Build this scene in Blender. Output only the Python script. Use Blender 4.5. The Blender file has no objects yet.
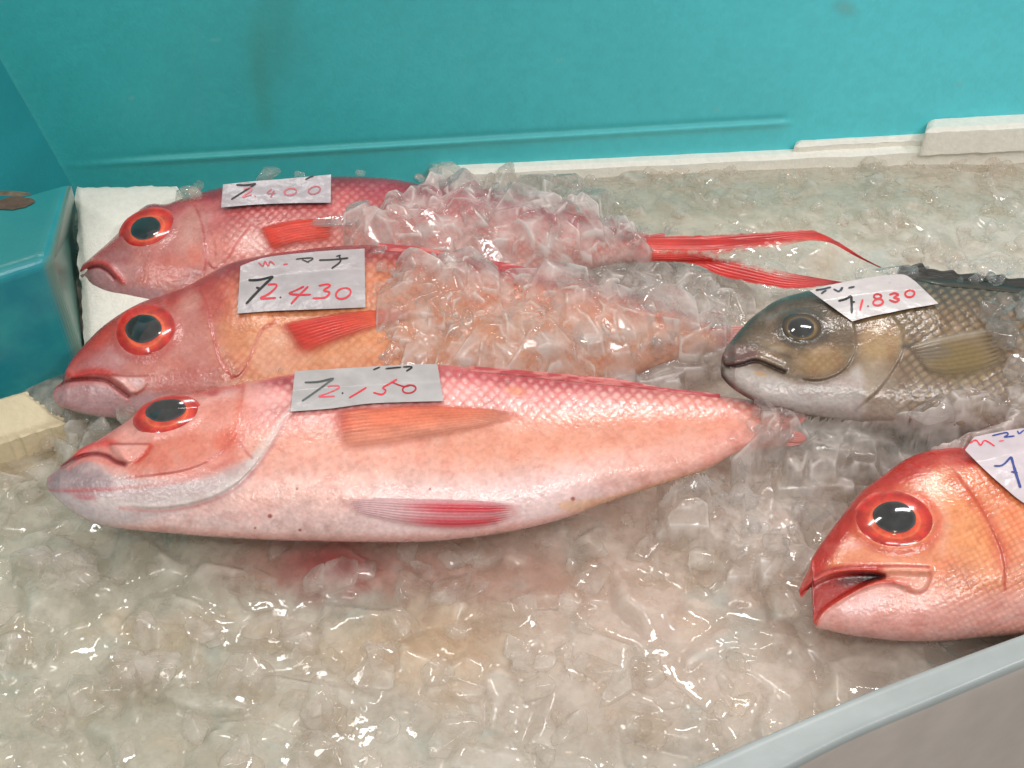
import bpy, bmesh, math, random
import numpy as np
from mathutils import Vector
from mathutils.bvhtree import BVHTree

rng = np.random.default_rng(7)
random.seed(7)
S = bpy.context.scene
COL = S.collection

# ------------------------------------------------------------------ camera
W, H, F = 1024, 768, 1150.0
PITCH = math.radians(42)
CAM = np.array([0.0, 0.0, 0.52])
FW = np.array([0, math.cos(PITCH), -math.sin(PITCH)])
UP = np.array([0, math.sin(PITCH), math.cos(PITCH)])
RT = np.array([1.0, 0, 0])

def rays(px, py):
    px = np.asarray(px, float)[..., None]; py = np.asarray(py, float)[..., None]
    return FW + (px - W / 2) / F * RT - (py - H / 2) / F * UP

def on_z(px, py, z):
    d = rays(px, py)
    t = (z - CAM[2]) / d[..., 2]
    return CAM + d * t[..., None]

class Plane:
    def __init__(s, p0, n):
        s.p0 = np.array(p0, float); s.n = np.array(n, float) / np.linalg.norm(n)
    def at(s, px, py, h=0.0):
        d = rays(px, py)
        k = (s.p0 - CAM) @ s.n + np.asarray(h, float)
        t = k / (d @ s.n)
        return CAM + d * t[..., None]

# ------------------------------------------------------------------ small maths
def srgb(c):
    c = np.asarray(c, float)
    return np.where(c <= 0.04045, c / 12.92, ((np.clip(c, 0, None) + 0.055) / 1.055) ** 2.4)

def C8(r, g, b):
    return np.array([r, g, b]) / 255.0

def sm(a, b, x):
    t = np.clip((x - a) / (b - a + 1e-12), 0, 1)
    return t * t * (3 - 2 * t)

def crom(pts, n=8, closed=False):
    p = np.array(pts, float)
    if closed:
        p = np.vstack([p[-1], p, p[0], p[1]])
    else:
        p = np.vstack([2 * p[0] - p[1], p, 2 * p[-1] - p[-2]])
    out = []
    t = np.linspace(0, 1, n, endpoint=False)[:, None]
    for i in range(1, len(p) - 2):
        a, b, c, d = p[i - 1], p[i], p[i + 1], p[i + 2]
        out.append(0.5 * (2 * b + (c - a) * t + (2 * a - 5 * b + 4 * c - d) * t ** 2 + (3 * b - a - 3 * c + d) * t ** 3))
    if not closed:
        out.append(p[-2][None])
    return np.vstack(out)

def resample(pts, n):
    p = np.array(pts, float)
    d = np.r_[0, np.cumsum(np.linalg.norm(np.diff(p, axis=0), axis=1))]
    t = np.linspace(0, d[-1], n)
    return np.stack([np.interp(t, d, p[:, k]) for k in range(p.shape[1])], 1)

def pdist(px, py, pts):
    """distance, side sign and parameter along an open polyline"""
    best = np.full(px.shape, 1e9); side = np.zeros(px.shape); par = np.zeros(px.shape)
    L = len(pts) - 1
    for i in range(L):
        a = pts[i]; e = pts[i + 1] - a; l2 = e @ e + 1e-9
        rx = px - a[0]; ry = py - a[1]
        t = np.clip((rx * e[0] + ry * e[1]) / l2, 0, 1)
        d = np.hypot(rx - t * e[0], ry - t * e[1])
        m = d < best
        best = np.where(m, d, best)
        side = np.where(m, np.sign(e[0] * ry - e[1] * rx), side)
        par = np.where(m, (i + t) / L, par)
    return best, side, par

def inside(px, py, poly):
    r = np.zeros(px.shape, bool)
    n = len(poly)
    for i in range(n):
        x1, y1 = poly[i]; x2, y2 = poly[(i + 1) % n]
        c = ((y1 > py) != (y2 > py))
        xi = (x2 - x1) * (py - y1) / ((y2 - y1) if y2 != y1 else 1e-9) + x1
        r ^= c & (px < xi)
    return r

_lat = rng.random((256, 256))
def vnoise(x, y, seed=0):
    x = np.asarray(x, float) + seed * 17.31; y = np.asarray(y, float) + seed * 9.73
    xi = np.floor(x).astype(int); yi = np.floor(y).astype(int)
    fx = x - xi; fy = y - yi
    fx = fx * fx * (3 - 2 * fx); fy = fy * fy * (3 - 2 * fy)
    g = lambda a, b: _lat[(xi + a) & 255, (yi + b) & 255]
    return (g(0, 0) * (1 - fx) + g(1, 0) * fx) * (1 - fy) + (g(0, 1) * (1 - fx) + g(1, 1) * fx) * fy

def fbm(x, y, seed=0, o=4):
    s = 0; a = 0.5; t = 0
    for k in range(o):
        s = s + a * vnoise(x * 2 ** k, y * 2 ** k, seed + k); t += a; a *= 0.5
    return s / t

# ------------------------------------------------------------------ mesh helpers
def raw_mesh(name, verts, faces, mat, parent=None, cols=None, smooth=True, attr='tint'):
    """faces: (n,4) or (n,3) int array or list of such arrays"""
    me = bpy.data.meshes.new(name)
    fl = faces if isinstance(faces, list) else [faces]
    fl = [np.asarray(f, np.int32) for f in fl if len(f)]
    loops = np.concatenate([f.ravel() for f in fl])
    tot = np.concatenate([np.full(len(f), f.shape[1], np.int32) for f in fl])
    st = np.r_[0, np.cumsum(tot)[:-1]].astype(np.int32)
    v = np.ascontiguousarray(verts, np.float32)
    me.vertices.add(len(v)); me.vertices.foreach_set('co', v.ravel())
    me.loops.add(len(loops)); me.loops.foreach_set('vertex_index', loops)
    me.polygons.add(len(st)); me.polygons.foreach_set('loop_start', st)
    try:
        me.polygons.foreach_set('loop_total', tot)
    except Exception:
        pass
    me.update(calc_edges=True); me.validate()
    if smooth:
        me.polygons.foreach_set('use_smooth', np.ones(len(me.polygons), bool))
    if cols is not None:
        a = me.color_attributes.new(attr, 'FLOAT_COLOR', 'POINT')
        c = np.ones((len(v), 4), np.float32); c[:, :cols.shape[1]] = cols
        a.data.foreach_set('color', c.ravel())
    o = bpy.data.objects.new(name, me); COL.objects.link(o)
    me.materials.append(mat)
    if parent: o.parent = parent
    return o

def grid_faces(n, m, off=0, flip=False):
    i = np.arange(n - 1)[:, None] * m + np.arange(m - 1)[None]
    f = np.stack([i, i + 1, i + m + 1, i + m], -1).reshape(-1, 4) + off
    return f[:, ::-1] if flip else f

def tag(o, label, cat, group=None):
    o['label'] = label; o['category'] = cat
    if group: o['group'] = group
    return o

def empty(name, loc, label, cat, group=None):
    o = bpy.data.objects.new(name, None); COL.objects.link(o)
    o.empty_display_size = 0.03
    return tag(o, label, cat, group)      # kept at the origin: parts carry world coordinates

def bm_obj(name, bm, mat, parent=None, smooth=False):
    me = bpy.data.meshes.new(name); bm.to_mesh(me); bm.free()
    if smooth:
        for p in me.polygons: p.use_smooth = True
    o = bpy.data.objects.new(name, me); COL.objects.link(o); me.materials.append(mat)
    if parent: o.parent = parent
    return o

# ------------------------------------------------------------------ materials
def mat(name):
    m = bpy.data.materials.new(name); m.use_nodes = True
    nt = m.node_tree; b = nt.nodes['Principled BSDF']
    return m, nt, b

def node(nt, t, **kw):
    n = nt.nodes.new(t)
    for k, v in kw.items():
        if k in ('operation', 'blend_type', 'data_type', 'attribute_name', 'feature', 'musgrave_type', 'noise_dimensions', 'layer_name'):
            setattr(n, k, v)
        else:
            n.inputs[k].default_value = v
    return n

def attr_mat(name, rough=0.35, coat=0.0, coat_r=0.08, sss=0.0, sss_r=(1, .35, .25), sss_s=0.004, spec=0.5, mottling=0.0,
             mscale=300.0, bump=0.0, bscale=600.0, rvar=0.0, trans=0.0, alpha=1.0):
    m, nt, b = mat(name)
    a = node(nt, 'ShaderNodeVertexColor', layer_name='tint')
    out = a.outputs['Color']
    if mottling:
        nz = node(nt, 'ShaderNodeTexNoise', Scale=mscale, Detail=4.0)
        tc = node(nt, 'ShaderNodeTexCoord'); nt.links.new(tc.outputs['Object'], nz.inputs['Vector'])
        mr = node(nt, 'ShaderNodeMapRange'); mr.inputs['To Min'].default_value = 1 - mottling; mr.inputs['To Max'].default_value = 1 + mottling
        mr.inputs['From Min'].default_value = .25; mr.inputs['From Max'].default_value = .75
        nt.links.new(nz.outputs['Fac'], mr.inputs['Value'])
        vm = node(nt, 'ShaderNodeVectorMath', operation='SCALE')
        nt.links.new(out, vm.inputs[0]); nt.links.new(mr.outputs['Result'], vm.inputs['Scale'])
        out = vm.outputs['Vector']
    nt.links.new(out, b.inputs['Base Color'])
    b.inputs['Roughness'].default_value = rough
    b.inputs['Specular IOR Level'].default_value = spec
    b.inputs['Coat Weight'].default_value = coat; b.inputs['Coat Roughness'].default_value = coat_r
    b.inputs['Coat IOR'].default_value = 1.34
    b.inputs['Subsurface Weight'].default_value = sss
    b.inputs['Subsurface Radius'].default_value = sss_r; b.inputs['Subsurface Scale'].default_value = sss_s
    b.inputs['Transmission Weight'].default_value = trans
    b.inputs['Alpha'].default_value = alpha
    if rvar:
        nz = node(nt, 'ShaderNodeTexNoise', Scale=120.0, Detail=3.0)
        tc = node(nt, 'ShaderNodeTexCoord'); nt.links.new(tc.outputs['Object'], nz.inputs['Vector'])
        mr = node(nt, 'ShaderNodeMapRange'); mr.inputs['To Min'].default_value = max(0.02, rough - rvar); mr.inputs['To Max'].default_value = rough + rvar
        mr.inputs['From Min'].default_value = .3; mr.inputs['From Max'].default_value = .7
        nt.links.new(nz.outputs['Fac'], mr.inputs['Value']); nt.links.new(mr.outputs['Result'], b.inputs['Roughness'])
    if bump:
        nz = node(nt, 'ShaderNodeTexNoise', Scale=bscale, Detail=3.0)
        tc = node(nt, 'ShaderNodeTexCoord'); nt.links.new(tc.outputs['Object'], nz.inputs['Vector'])
        bp = node(nt, 'ShaderNodeBump', Strength=bump, Distance=0.001)
        nt.links.new(nz.outputs['Fac'], bp.inputs['Height']); nt.links.new(bp.outputs['Normal'], b.inputs['Normal'])
        nt.links.new(bp.outputs['Normal'], b.inputs['Coat Normal'])
    return m

M_skin = attr_mat('fish_skin', rough=0.30, coat=1.0, coat_r=0.06, sss=0.10, spec=0.5, mottling=0.08, mscale=300, bump=0.3, bscale=460, rvar=0.12)
M_fin = attr_mat('fin_membrane', rough=0.42, coat=0.3, coat_r=0.1, spec=0.3, mottling=0.12, mscale=500)
_nt = M_fin.node_tree; _nt.links.new([q for q in _nt.nodes if q.type == 'VERTEX_COLOR'][0].outputs['Alpha'], _nt.nodes['Principled BSDF'].inputs['Alpha'])
M_iris = attr_mat('iris', rough=0.15, coat=1.0, coat_r=0.015, mottling=0.10, mscale=700)
M_pupil = attr_mat('pupil', rough=0.08, coat=1.0, coat_r=0.01)
M_paper = attr_mat('wet_paper', rough=0.34, coat=0.45, coat_r=0.16, mottling=0.07, mscale=120, bump=0.5, bscale=130)
M_ink = attr_mat('marker_ink', rough=0.4, mottling=0.15, mscale=900)
M_wall = attr_mat('teal_plastic', rough=0.42, spec=0.4, mottling=0.025, mscale=60, bump=0.25, bscale=300)
M_foam = attr_mat('white_foam', rough=0.7, spec=0.25, mottling=0.06, mscale=200, bump=0.5, bscale=420)
M_rim = attr_mat('grey_plastic', rough=0.33, spec=0.5, mottling=0.05, mscale=70, bump=0.08, bscale=200)
M_bed = attr_mat('packed_ice', rough=0.22, coat=1.0, coat_r=0.03, sss=0.0, spec=0.4, mottling=0.10, mscale=160, bump=0.35, bscale=260, rvar=0.12)

def ice_mat(name, milky=0.1, rough=0.03, clear=0.5, tintc=(1, 1, 1), bstr=0.25, ior=1.27, bscale=75.0, frost=0.0, tinted=False):
    m, nt, b = mat(name)
    tc = node(nt, 'ShaderNodeTexCoord')
    nz = node(nt, 'ShaderNodeTexNoise', Scale=bscale, Detail=2.0)
    nt.links.new(tc.outputs['Object'], nz.inputs['Vector'])
    bp = node(nt, 'ShaderNodeBump', Strength=bstr, Distance=0.002)
    nt.links.new(nz.outputs['Fac'], bp.inputs['Height'])
    gl = node(nt, 'ShaderNodeBsdfGlossy', Roughness=rough)
    rf = node(nt, 'ShaderNodeBsdfGlass', Roughness=rough, IOR=ior)
    rf.inputs['Color'].default_value = (*tintc, 1)
    tp = node(nt, 'ShaderNodeBsdfTransparent'); tp.inputs['Color'].default_value = (*tintc, 1)
    fr = node(nt, 'ShaderNodeFresnel', IOR=1.45)
    for n in (gl, rf, fr): nt.links.new(bp.outputs['Normal'], n.inputs['Normal'])
    m0 = node(nt, 'ShaderNodeMixShader', Fac=clear)          # clear share that lets lamp light straight through
    nt.links.new(rf.outputs[0], m0.inputs[1]); nt.links.new(tp.outputs[0], m0.inputs[2])
    col = (.90 * tintc[0], .87 * tintc[1], .85 * tintc[2], 1)
    df = node(nt, 'ShaderNodeBsdfDiffuse'); df.inputs['Color'].default_value = col
    tl = node(nt, 'ShaderNodeBsdfTranslucent'); tl.inputs['Color'].default_value = col
    if tinted:
        vt_ = node(nt, 'ShaderNodeVertexColor', layer_name='tint')
        nt.links.new(vt_.outputs['Color'], df.inputs['Color']); nt.links.new(vt_.outputs['Color'], tl.inputs['Color'])
    m1 = node(nt, 'ShaderNodeMixShader', Fac=0.25 if tinted else 0.5)
    nt.links.new(df.outputs[0], m1.inputs[1]); nt.links.new(tl.outputs[0], m1.inputs[2])
    nz2 = node(nt, 'ShaderNodeTexNoise', Scale=60.0, Detail=4.0)
    nt.links.new(tc.outputs['Object'], nz2.inputs['Vector'])
    mr = node(nt, 'ShaderNodeMapRange'); mr.inputs['From Min'].default_value = .38; mr.inputs['From Max'].default_value = .68
    mr.inputs['To Min'].default_value = milky * 0.3; mr.inputs['To Max'].default_value = milky * 1.7
    nt.links.new(nz2.outputs['Fac'], mr.inputs['Value'])
    m2 = node(nt, 'ShaderNodeMixShader')
    fac = mr.outputs['Result']
    if frost:
        va = node(nt, 'ShaderNodeVertexColor', layer_name='frost')
        ma = node(nt, 'ShaderNodeMath', operation='MULTIPLY_ADD'); ma.inputs[1].default_value = frost
        nt.links.new(va.outputs['Color'], ma.inputs[0]); nt.links.new(fac, ma.inputs[2]); fac = ma.outputs[0]
    nt.links.new(fac, m2.inputs['Fac'])
    nt.links.new(m0.outputs[0], m2.inputs[1]); nt.links.new(m1.outputs[0], m2.inputs[2])
    m3 = node(nt, 'ShaderNodeMixShader')
    geo = node(nt, 'ShaderNodeNewGeometry')
    of = node(nt, 'ShaderNodeMath', operation='SUBTRACT'); of.inputs[0].default_value = 1.0; nt.links.new(geo.outputs['Backfacing'], of.inputs[1])
    ff = node(nt, 'ShaderNodeMath', operation='MULTIPLY'); nt.links.new(fr.outputs[0], ff.inputs[0]); nt.links.new(of.outputs[0], ff.inputs[1])
    nt.links.new(ff.outputs[0], m3.inputs['Fac'])
    nt.links.new(m2.outputs[0], m3.inputs[1]); nt.links.new(gl.outputs[0], m3.inputs[2])
    nt.links.new(m3.outputs[0], nt.nodes['Material Output'].inputs['Surface'])
    return m
M_ice = ice_mat('clear_ice', 0.10, 0.008, .6, bstr=.15, bscale=200)
M_shell = ice_mat('heaped_ice', 0.40, 0.004, .36, (1, .98, .965), bstr=.14, bscale=200, ior=1.31, frost=.6)
M_ice_milky = ice_mat('wet_ice', 0.24, 0.025, .75, (1, .985, .96), bstr=.4, ior=1.2)
M_slush = ice_mat('slush_ice', 0.46, 0.006, .4, (1, .965, .94), bstr=.16, bscale=200, ior=1.31, frost=.6)
M_bedice = ice_mat('bed_ice', 0.56, 0.03, .35, bstr=.08, bscale=150, ior=1.31, frost=.35, tinted=True)

# ------------------------------------------------------------------ painted relief
class Field:
    """colour (sRGB) and height (in px units) over photo-plane coordinates"""
    def __init__(s, px, py, v):
        s.px, s.py, s.v = px, py, v
        s.c = np.zeros(px.shape + (3,)); s.h = np.zeros(px.shape)
    def mix(s, m, col):
        m = np.clip(m, 0, 1)[..., None]; s.c = s.c * (1 - m) + np.asarray(col) * m
    def mul(s, m, k):
        m = np.clip(m, 0, 1)[..., None]; s.c = s.c * (1 - m + m * np.asarray(k))
    def blob(s, x, y, rx, ry, rot=0, soft=0.6):
        a = math.radians(rot); dx = s.px - x; dy = s.py - y
        r = np.hypot((dx * math.cos(a) + dy * math.sin(a)) / rx, (-dx * math.sin(a) + dy * math.cos(a)) / ry)
        return 1 - sm(1 - soft, 1 + soft * 0.4, r)
    def line(s, pts, w, n=6):
        d, sd, t = pdist(s.px, s.py, crom(pts, n))
        return np.exp(-(d / w) ** 2)
    def poly(s, pts, soft=3, n=5):
        P = crom(pts, n, True)
        d, sd, t = pdist(s.px, s.py, np.vstack([P, P[:1]]))
        ins = inside(s.px, s.py, P)
        return sm(-soft, soft, np.where(ins, d, -d))
    def plate(s, pts, amp, fall, side=1, edge=1.6, n=6):
        """raised plate ending in a sharp step along a line"""
        d, sd, t = pdist(s.px, s.py, crom(pts, n))
        g = np.where(sd == side, d, -d)
        e = sm(0, .12, t) * sm(0, .12, 1 - t)
        return .6 * amp * e * sm(-edge, edge, g) * np.exp(-np.clip(g, 0, None) / fall)

def scales(px, py, sx, sy):
    p = px / sx + py / sy; q = px / sx - py / sy
    return np.abs(np.sin(np.pi * p) * np.sin(np.pi * q))

class Fish:
    def __init__(s, name, top, bot, thick, tilt, zb, detail, label, group, step=1.15, nv=150, roll=0, back=0.6, pivot=None, peak=0.0):
        s.top = crom(top, 10); s.bot = crom(bot, 10)
        s.T = np.array(thick, float); s.detail = detail
        bx = np.array(bot, float)
        piv = pivot or tuple(bx[np.argmax(bx[:, 1])])
        p0 = on_z(piv[0], piv[1], zb)
        t = math.radians(tilt); r = math.radians(roll)
        s.pl = Plane(p0, (math.sin(r), -math.sin(t), math.cos(t)))
        s.s = np.linalg.norm(s.pl.at(piv[0] + 10, piv[1]) - s.pl.at(piv[0], piv[1])) / 10
        s.x0 = min(s.top[0, 0], s.bot[0, 0]); s.x1 = max(s.top[-1, 0], s.bot[-1, 0])
        s.back = back
        for nm in ('top', 'bot'):
            a = getattr(s, nm); o = np.maximum.accumulate(a[:, 0]) + np.arange(len(a)) * 1e-4
            setattr(s, nm, np.stack([o, a[:, 1]], 1))
        n = int((s.x1 - s.x0) / step)
        u = np.linspace(0, 1, n)
        u = np.where(u < .08, .08 * (u / .08) ** 1.6, u)
        xs = s.x0 + (s.x1 - s.x0) * u
        v = (1 - np.cos(np.pi * np.linspace(0, 1, nv))) / 2
        v = 0.55 * v + 0.45 * np.linspace(0, 1, nv)
        tp = np.interp(xs, s.top[:, 0], s.top[:, 1]); bt = np.interp(xs, s.bot[:, 0], s.bot[:, 1])
        px = np.repeat(xs[:, None], nv, 1); py = tp[:, None] + (bt - tp)[:, None] * v[None]
        f = s.field(px, py)
        P = s.pl.at(px, py, f.h * s.s).reshape(-1, 3)
        # hidden side, a plain mirror of the body that rests in the ice
        hb = s.base(px, py)
        B = (s.pl.at(px, py, 0.0) - s.pl.n * (hb * s.s * back + 1e-5)[..., None]).reshape(-1, 3)
        k = n * nv
        cols = srgb(np.clip(f.c, 0, 1)).reshape(-1, 3)
        s.root = empty(name, None, label, 'fish', group)
        s.body = raw_mesh('body', np.vstack([P, B]), [grid_faces(n, nv, 0, True), grid_faces(n, nv, k)], M_skin, s.root, np.vstack([cols, cols]))
        s.bverts = P; s.bfaces = grid_faces(n, nv, 0, True)
    def vv(s, px, py):
        tp = np.interp(px, s.top[:, 0], s.top[:, 1]); bt = np.interp(px, s.bot[:, 0], s.bot[:, 1])
        return np.clip((py - tp) / np.maximum(bt - tp, 1e-3), 0, 1), bt - tp
    def base(s, px, py, vmin=0.0):
        v, hh = s.vv(px, py)
        v = np.clip(v, vmin, 1 - vmin)
        T = np.interp(px, s.T[:, 0], s.T[:, 1])
        edge = np.clip((px - s.x0) / 14, 0, 1) ** .5
        w = np.abs(2 * v - 1)
        return T * edge * np.clip(1 - w ** 2.1, 0, 1) ** 0.55
    def field(s, px, py):
        v, hh = s.vv(px, py)
        f = Field(px, py, v); f.h = s.base(px, py); f.hh = hh
        s.detail(f)
        g = f.c.mean(-1, keepdims=True)
        f.c = (g + (f.c - g) * .98) * 1.02
        st_ = fbm(px / 2.6, py / 2.2, 64, 2)
        f.c *= (.945 + .11 * st_)[..., None]
        blot_ = fbm(px / 13, py / 11, 66, 3)
        f.mul(sm(.52, .75, blot_) * .3, np.array([.90, .76, .74])); f.mix(sm(.55, .8, 1 - blot_) * .18, np.array([.88, .76, .74]))
        f.h += .5 * (fbm(px / 16, py / 12, 67) - .5) + 4.0 * (fbm(px / 75, py / 48, 68, 2) - .5) * sm(0, .15, f.v) * sm(0, .15, 1 - f.v) + .2 * (st_ - .5)
        f.h = np.maximum(f.h, 0)
        return f
    def height(s, px, py, vmin=0.0):
        if vmin:
            return s.base(px, py, vmin)
        return s.field(np.asarray(px, float), np.asarray(py, float)).h
    def pos(s, px, py, h): return s.pl.at(px, py, np.asarray(h) * s.s)
    # ---- parts
    def eye(s, cx, cy, a, b, rot, pcx, pcy, pa, pb, prot, colf, dome=0.42, pupil_col=(.02, .021, .022)):
        nr, na = 26, 72
        r = np.linspace(0, 1, nr)[:, None]; th = np.linspace(0, 2 * np.pi, na)[None]
        def ell(cx, cy, a, b, rot, r, th):
            q = math.radians(rot)
            return (cx + r * (a * np.cos(th) * math.cos(q) - b * np.sin(th) * math.sin(q)),
                    cy + r * (a * np.cos(th) * math.sin(q) + b * np.sin(th) * math.cos(q)))
        q = math.radians(rot)
        def hgt(px, py):
            dx = px - cx; dy = py - cy
            rr = np.hypot((dx * math.cos(q) + dy * math.sin(q)) / a, (-dx * math.sin(q) + dy * math.cos(q)) / b)
            return s.base(px, py, 0.1) + .7 + dome * b * np.clip(1 - rr ** 2.2, 0, 1) ** .8, rr
        jit = 1 + .07 * (fbm(np.cos(th) * 2 + cx, np.sin(th) * 2 + cy, 8, 2) - .5)
        px, py = ell(cx, cy, a, b, rot, r * jit, th)
        h, rr = hgt(px, py)
        f = Field(px, py, rr); colf(f, rr, th + 0 * rr)
        e = raw_mesh('eye', s.pos(px, py, h).reshape(-1, 3), grid_faces(nr, na), M_iris, s.root, srgb(np.clip(f.c, 0, 1)).reshape(-1, 3))
        px, py = ell(pcx, pcy, pa, pb, prot, r, th)
        wob = 1 + .10 * (fbm(np.cos(th) * 1.7 + cx, np.sin(th) * 1.7 + cy, 9, 2) - .5) * r
        px = pcx + (px - pcx) * wob; py = pcy + (py - pcy) * wob
        h, rr = hgt(px, py)
        cc = np.ones(px.shape + (3,)) * np.array(pupil_col) * (.6 + 1.1 * fbm(px / 7, py / 7, 10, 2))[..., None] * (1 + 1.2 * sm(.8, 1, r + 0 * th))[..., None]
        raw_mesh('pupil', s.pos(px, py, h + .35 + .5 * (1 - r ** 2)).reshape(-1, 3), grid_faces(nr, na), M_pupil, e, cc.reshape(-1, 3))
        return e
    def fin(s, name, A, B, colf, lift=2.0, ridge=.5, nrays=14, n=90, m=60, curl=0, label=None, soft=None):
        A = resample(crom(A, 8), n); B = resample(crom(B, 8), n)
        t = np.linspace(0, 1, m)[None, :]
        px = A[:, :1] * (1 - t) + B[:, :1] * t; py = A[:, 1:] * (1 - t) + B[:, 1:] * t
        sv = np.repeat(np.linspace(0, 1, n)[:, None], m, 1); tv = np.repeat(t, n, 0)
        ray = np.abs(np.sin(np.pi * nrays * tv + 2.0 * np.sin(sv * 2)))
        h = s.base(px, py, 0.02) + lift * .5 * sm(0, .25, sv) * sm(-.02, .2, tv) * sm(-.02, .2, 1 - tv) + .25 + .6 * ridge * ray * (1 - .5 * sv) + curl * sv
        f = Field(px, py, tv); colf(f, sv, tv, ray)
        rag = fbm(px / 3.5, py / 3.5, 23, 2)
        if soft == 'body':
            al = sm(0, .14, sv) * sm(0, .12, tv) * (1 - sm(.62, 1, tv)) * (1 - sm(.72 + .2 * (ray - .5), 1, sv))
        elif soft == 'up':
            al = sm(-.02, .10, tv + .12 * (rag - .5)) * (1 - sm(.55, 1.0, tv + .3 * (rag - .5)) * (1 - sm(.5, .75, sv)))
        elif soft == 'low':
            al = sm(-.02, .10, 1 - tv + .12 * (rag - .5)) * (1 - sm(.55, 1.0, 1 - tv + .3 * (rag - .5)) * (1 - sm(.6, .85, sv)))
        else:
            al = np.ones(sv.shape)
        cc4 = np.concatenate([srgb(np.clip(f.c, 0, 1)), np.clip(al, 0, 1)[..., None]], -1).reshape(-1, 4)
        o = raw_mesh(name, s.pos(px, py, h).reshape(-1, 3), grid_faces(n, m), M_fin, s.root, cc4)
        if label: o['label'] = label
        return o

# ---------------- colours shared by the red fish
def red_base(f, dors, upper, mid, low, belly, n=1):
    v = f.v
    f.c[:] = dors
    f.mix(sm(.02, .13, v), upper)
    f.mix(sm(.2, .42, v), mid)
    f.mix(sm(.48, .68, v), low)
    f.mix(sm(.72, .9, v), belly)
    nz = fbm(f.px / 26, f.py / 14, n)
    f.c *= (0.9 + .2 * nz)[..., None]
    fine = fbm(f.px / 4, f.py / 4, n + 5, 3)
    f.c *= (0.93 + .14 * fine)[..., None]

def red_iris(f, rr, th):
    f.c[:] = C8(204, 66, 48)
    f.mix(sm(.42, .55, rr) * (1 - sm(.56, .66, rr)), C8(222, 86, 56))
    f.mix(sm(.66, .86, rr), C8(180, 40, 34))
    f.mix(sm(.88, 1, rr) * .8, C8(186, 92, 84))
    f.c *= (.80 + .40 * fbm(f.px / 6, f.py / 5, 3, 3))[..., None]
    f.c *= (.94 + .12 * fbm(th * 9, rr * 2, 7, 2))[..., None]
    f.mix(np.exp(-((rr - .60) / .03) ** 2) * .45, C8(232, 140, 90))

def red_fin(base, tip, edge):
    def g(f, s, t, ray):
        f.c[:] = base
        f.mix(sm(.15, .8, s), tip)
        f.mix(sm(.8, 1, t) + (1 - sm(0, .1, t)), edge)
        f.mul(1 - ray, np.array([.86, .74, .72]))
        f.c *= (.9 + .2 * fbm(f.px / 9, f.py / 5, 11))[..., None]
    return g

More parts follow.
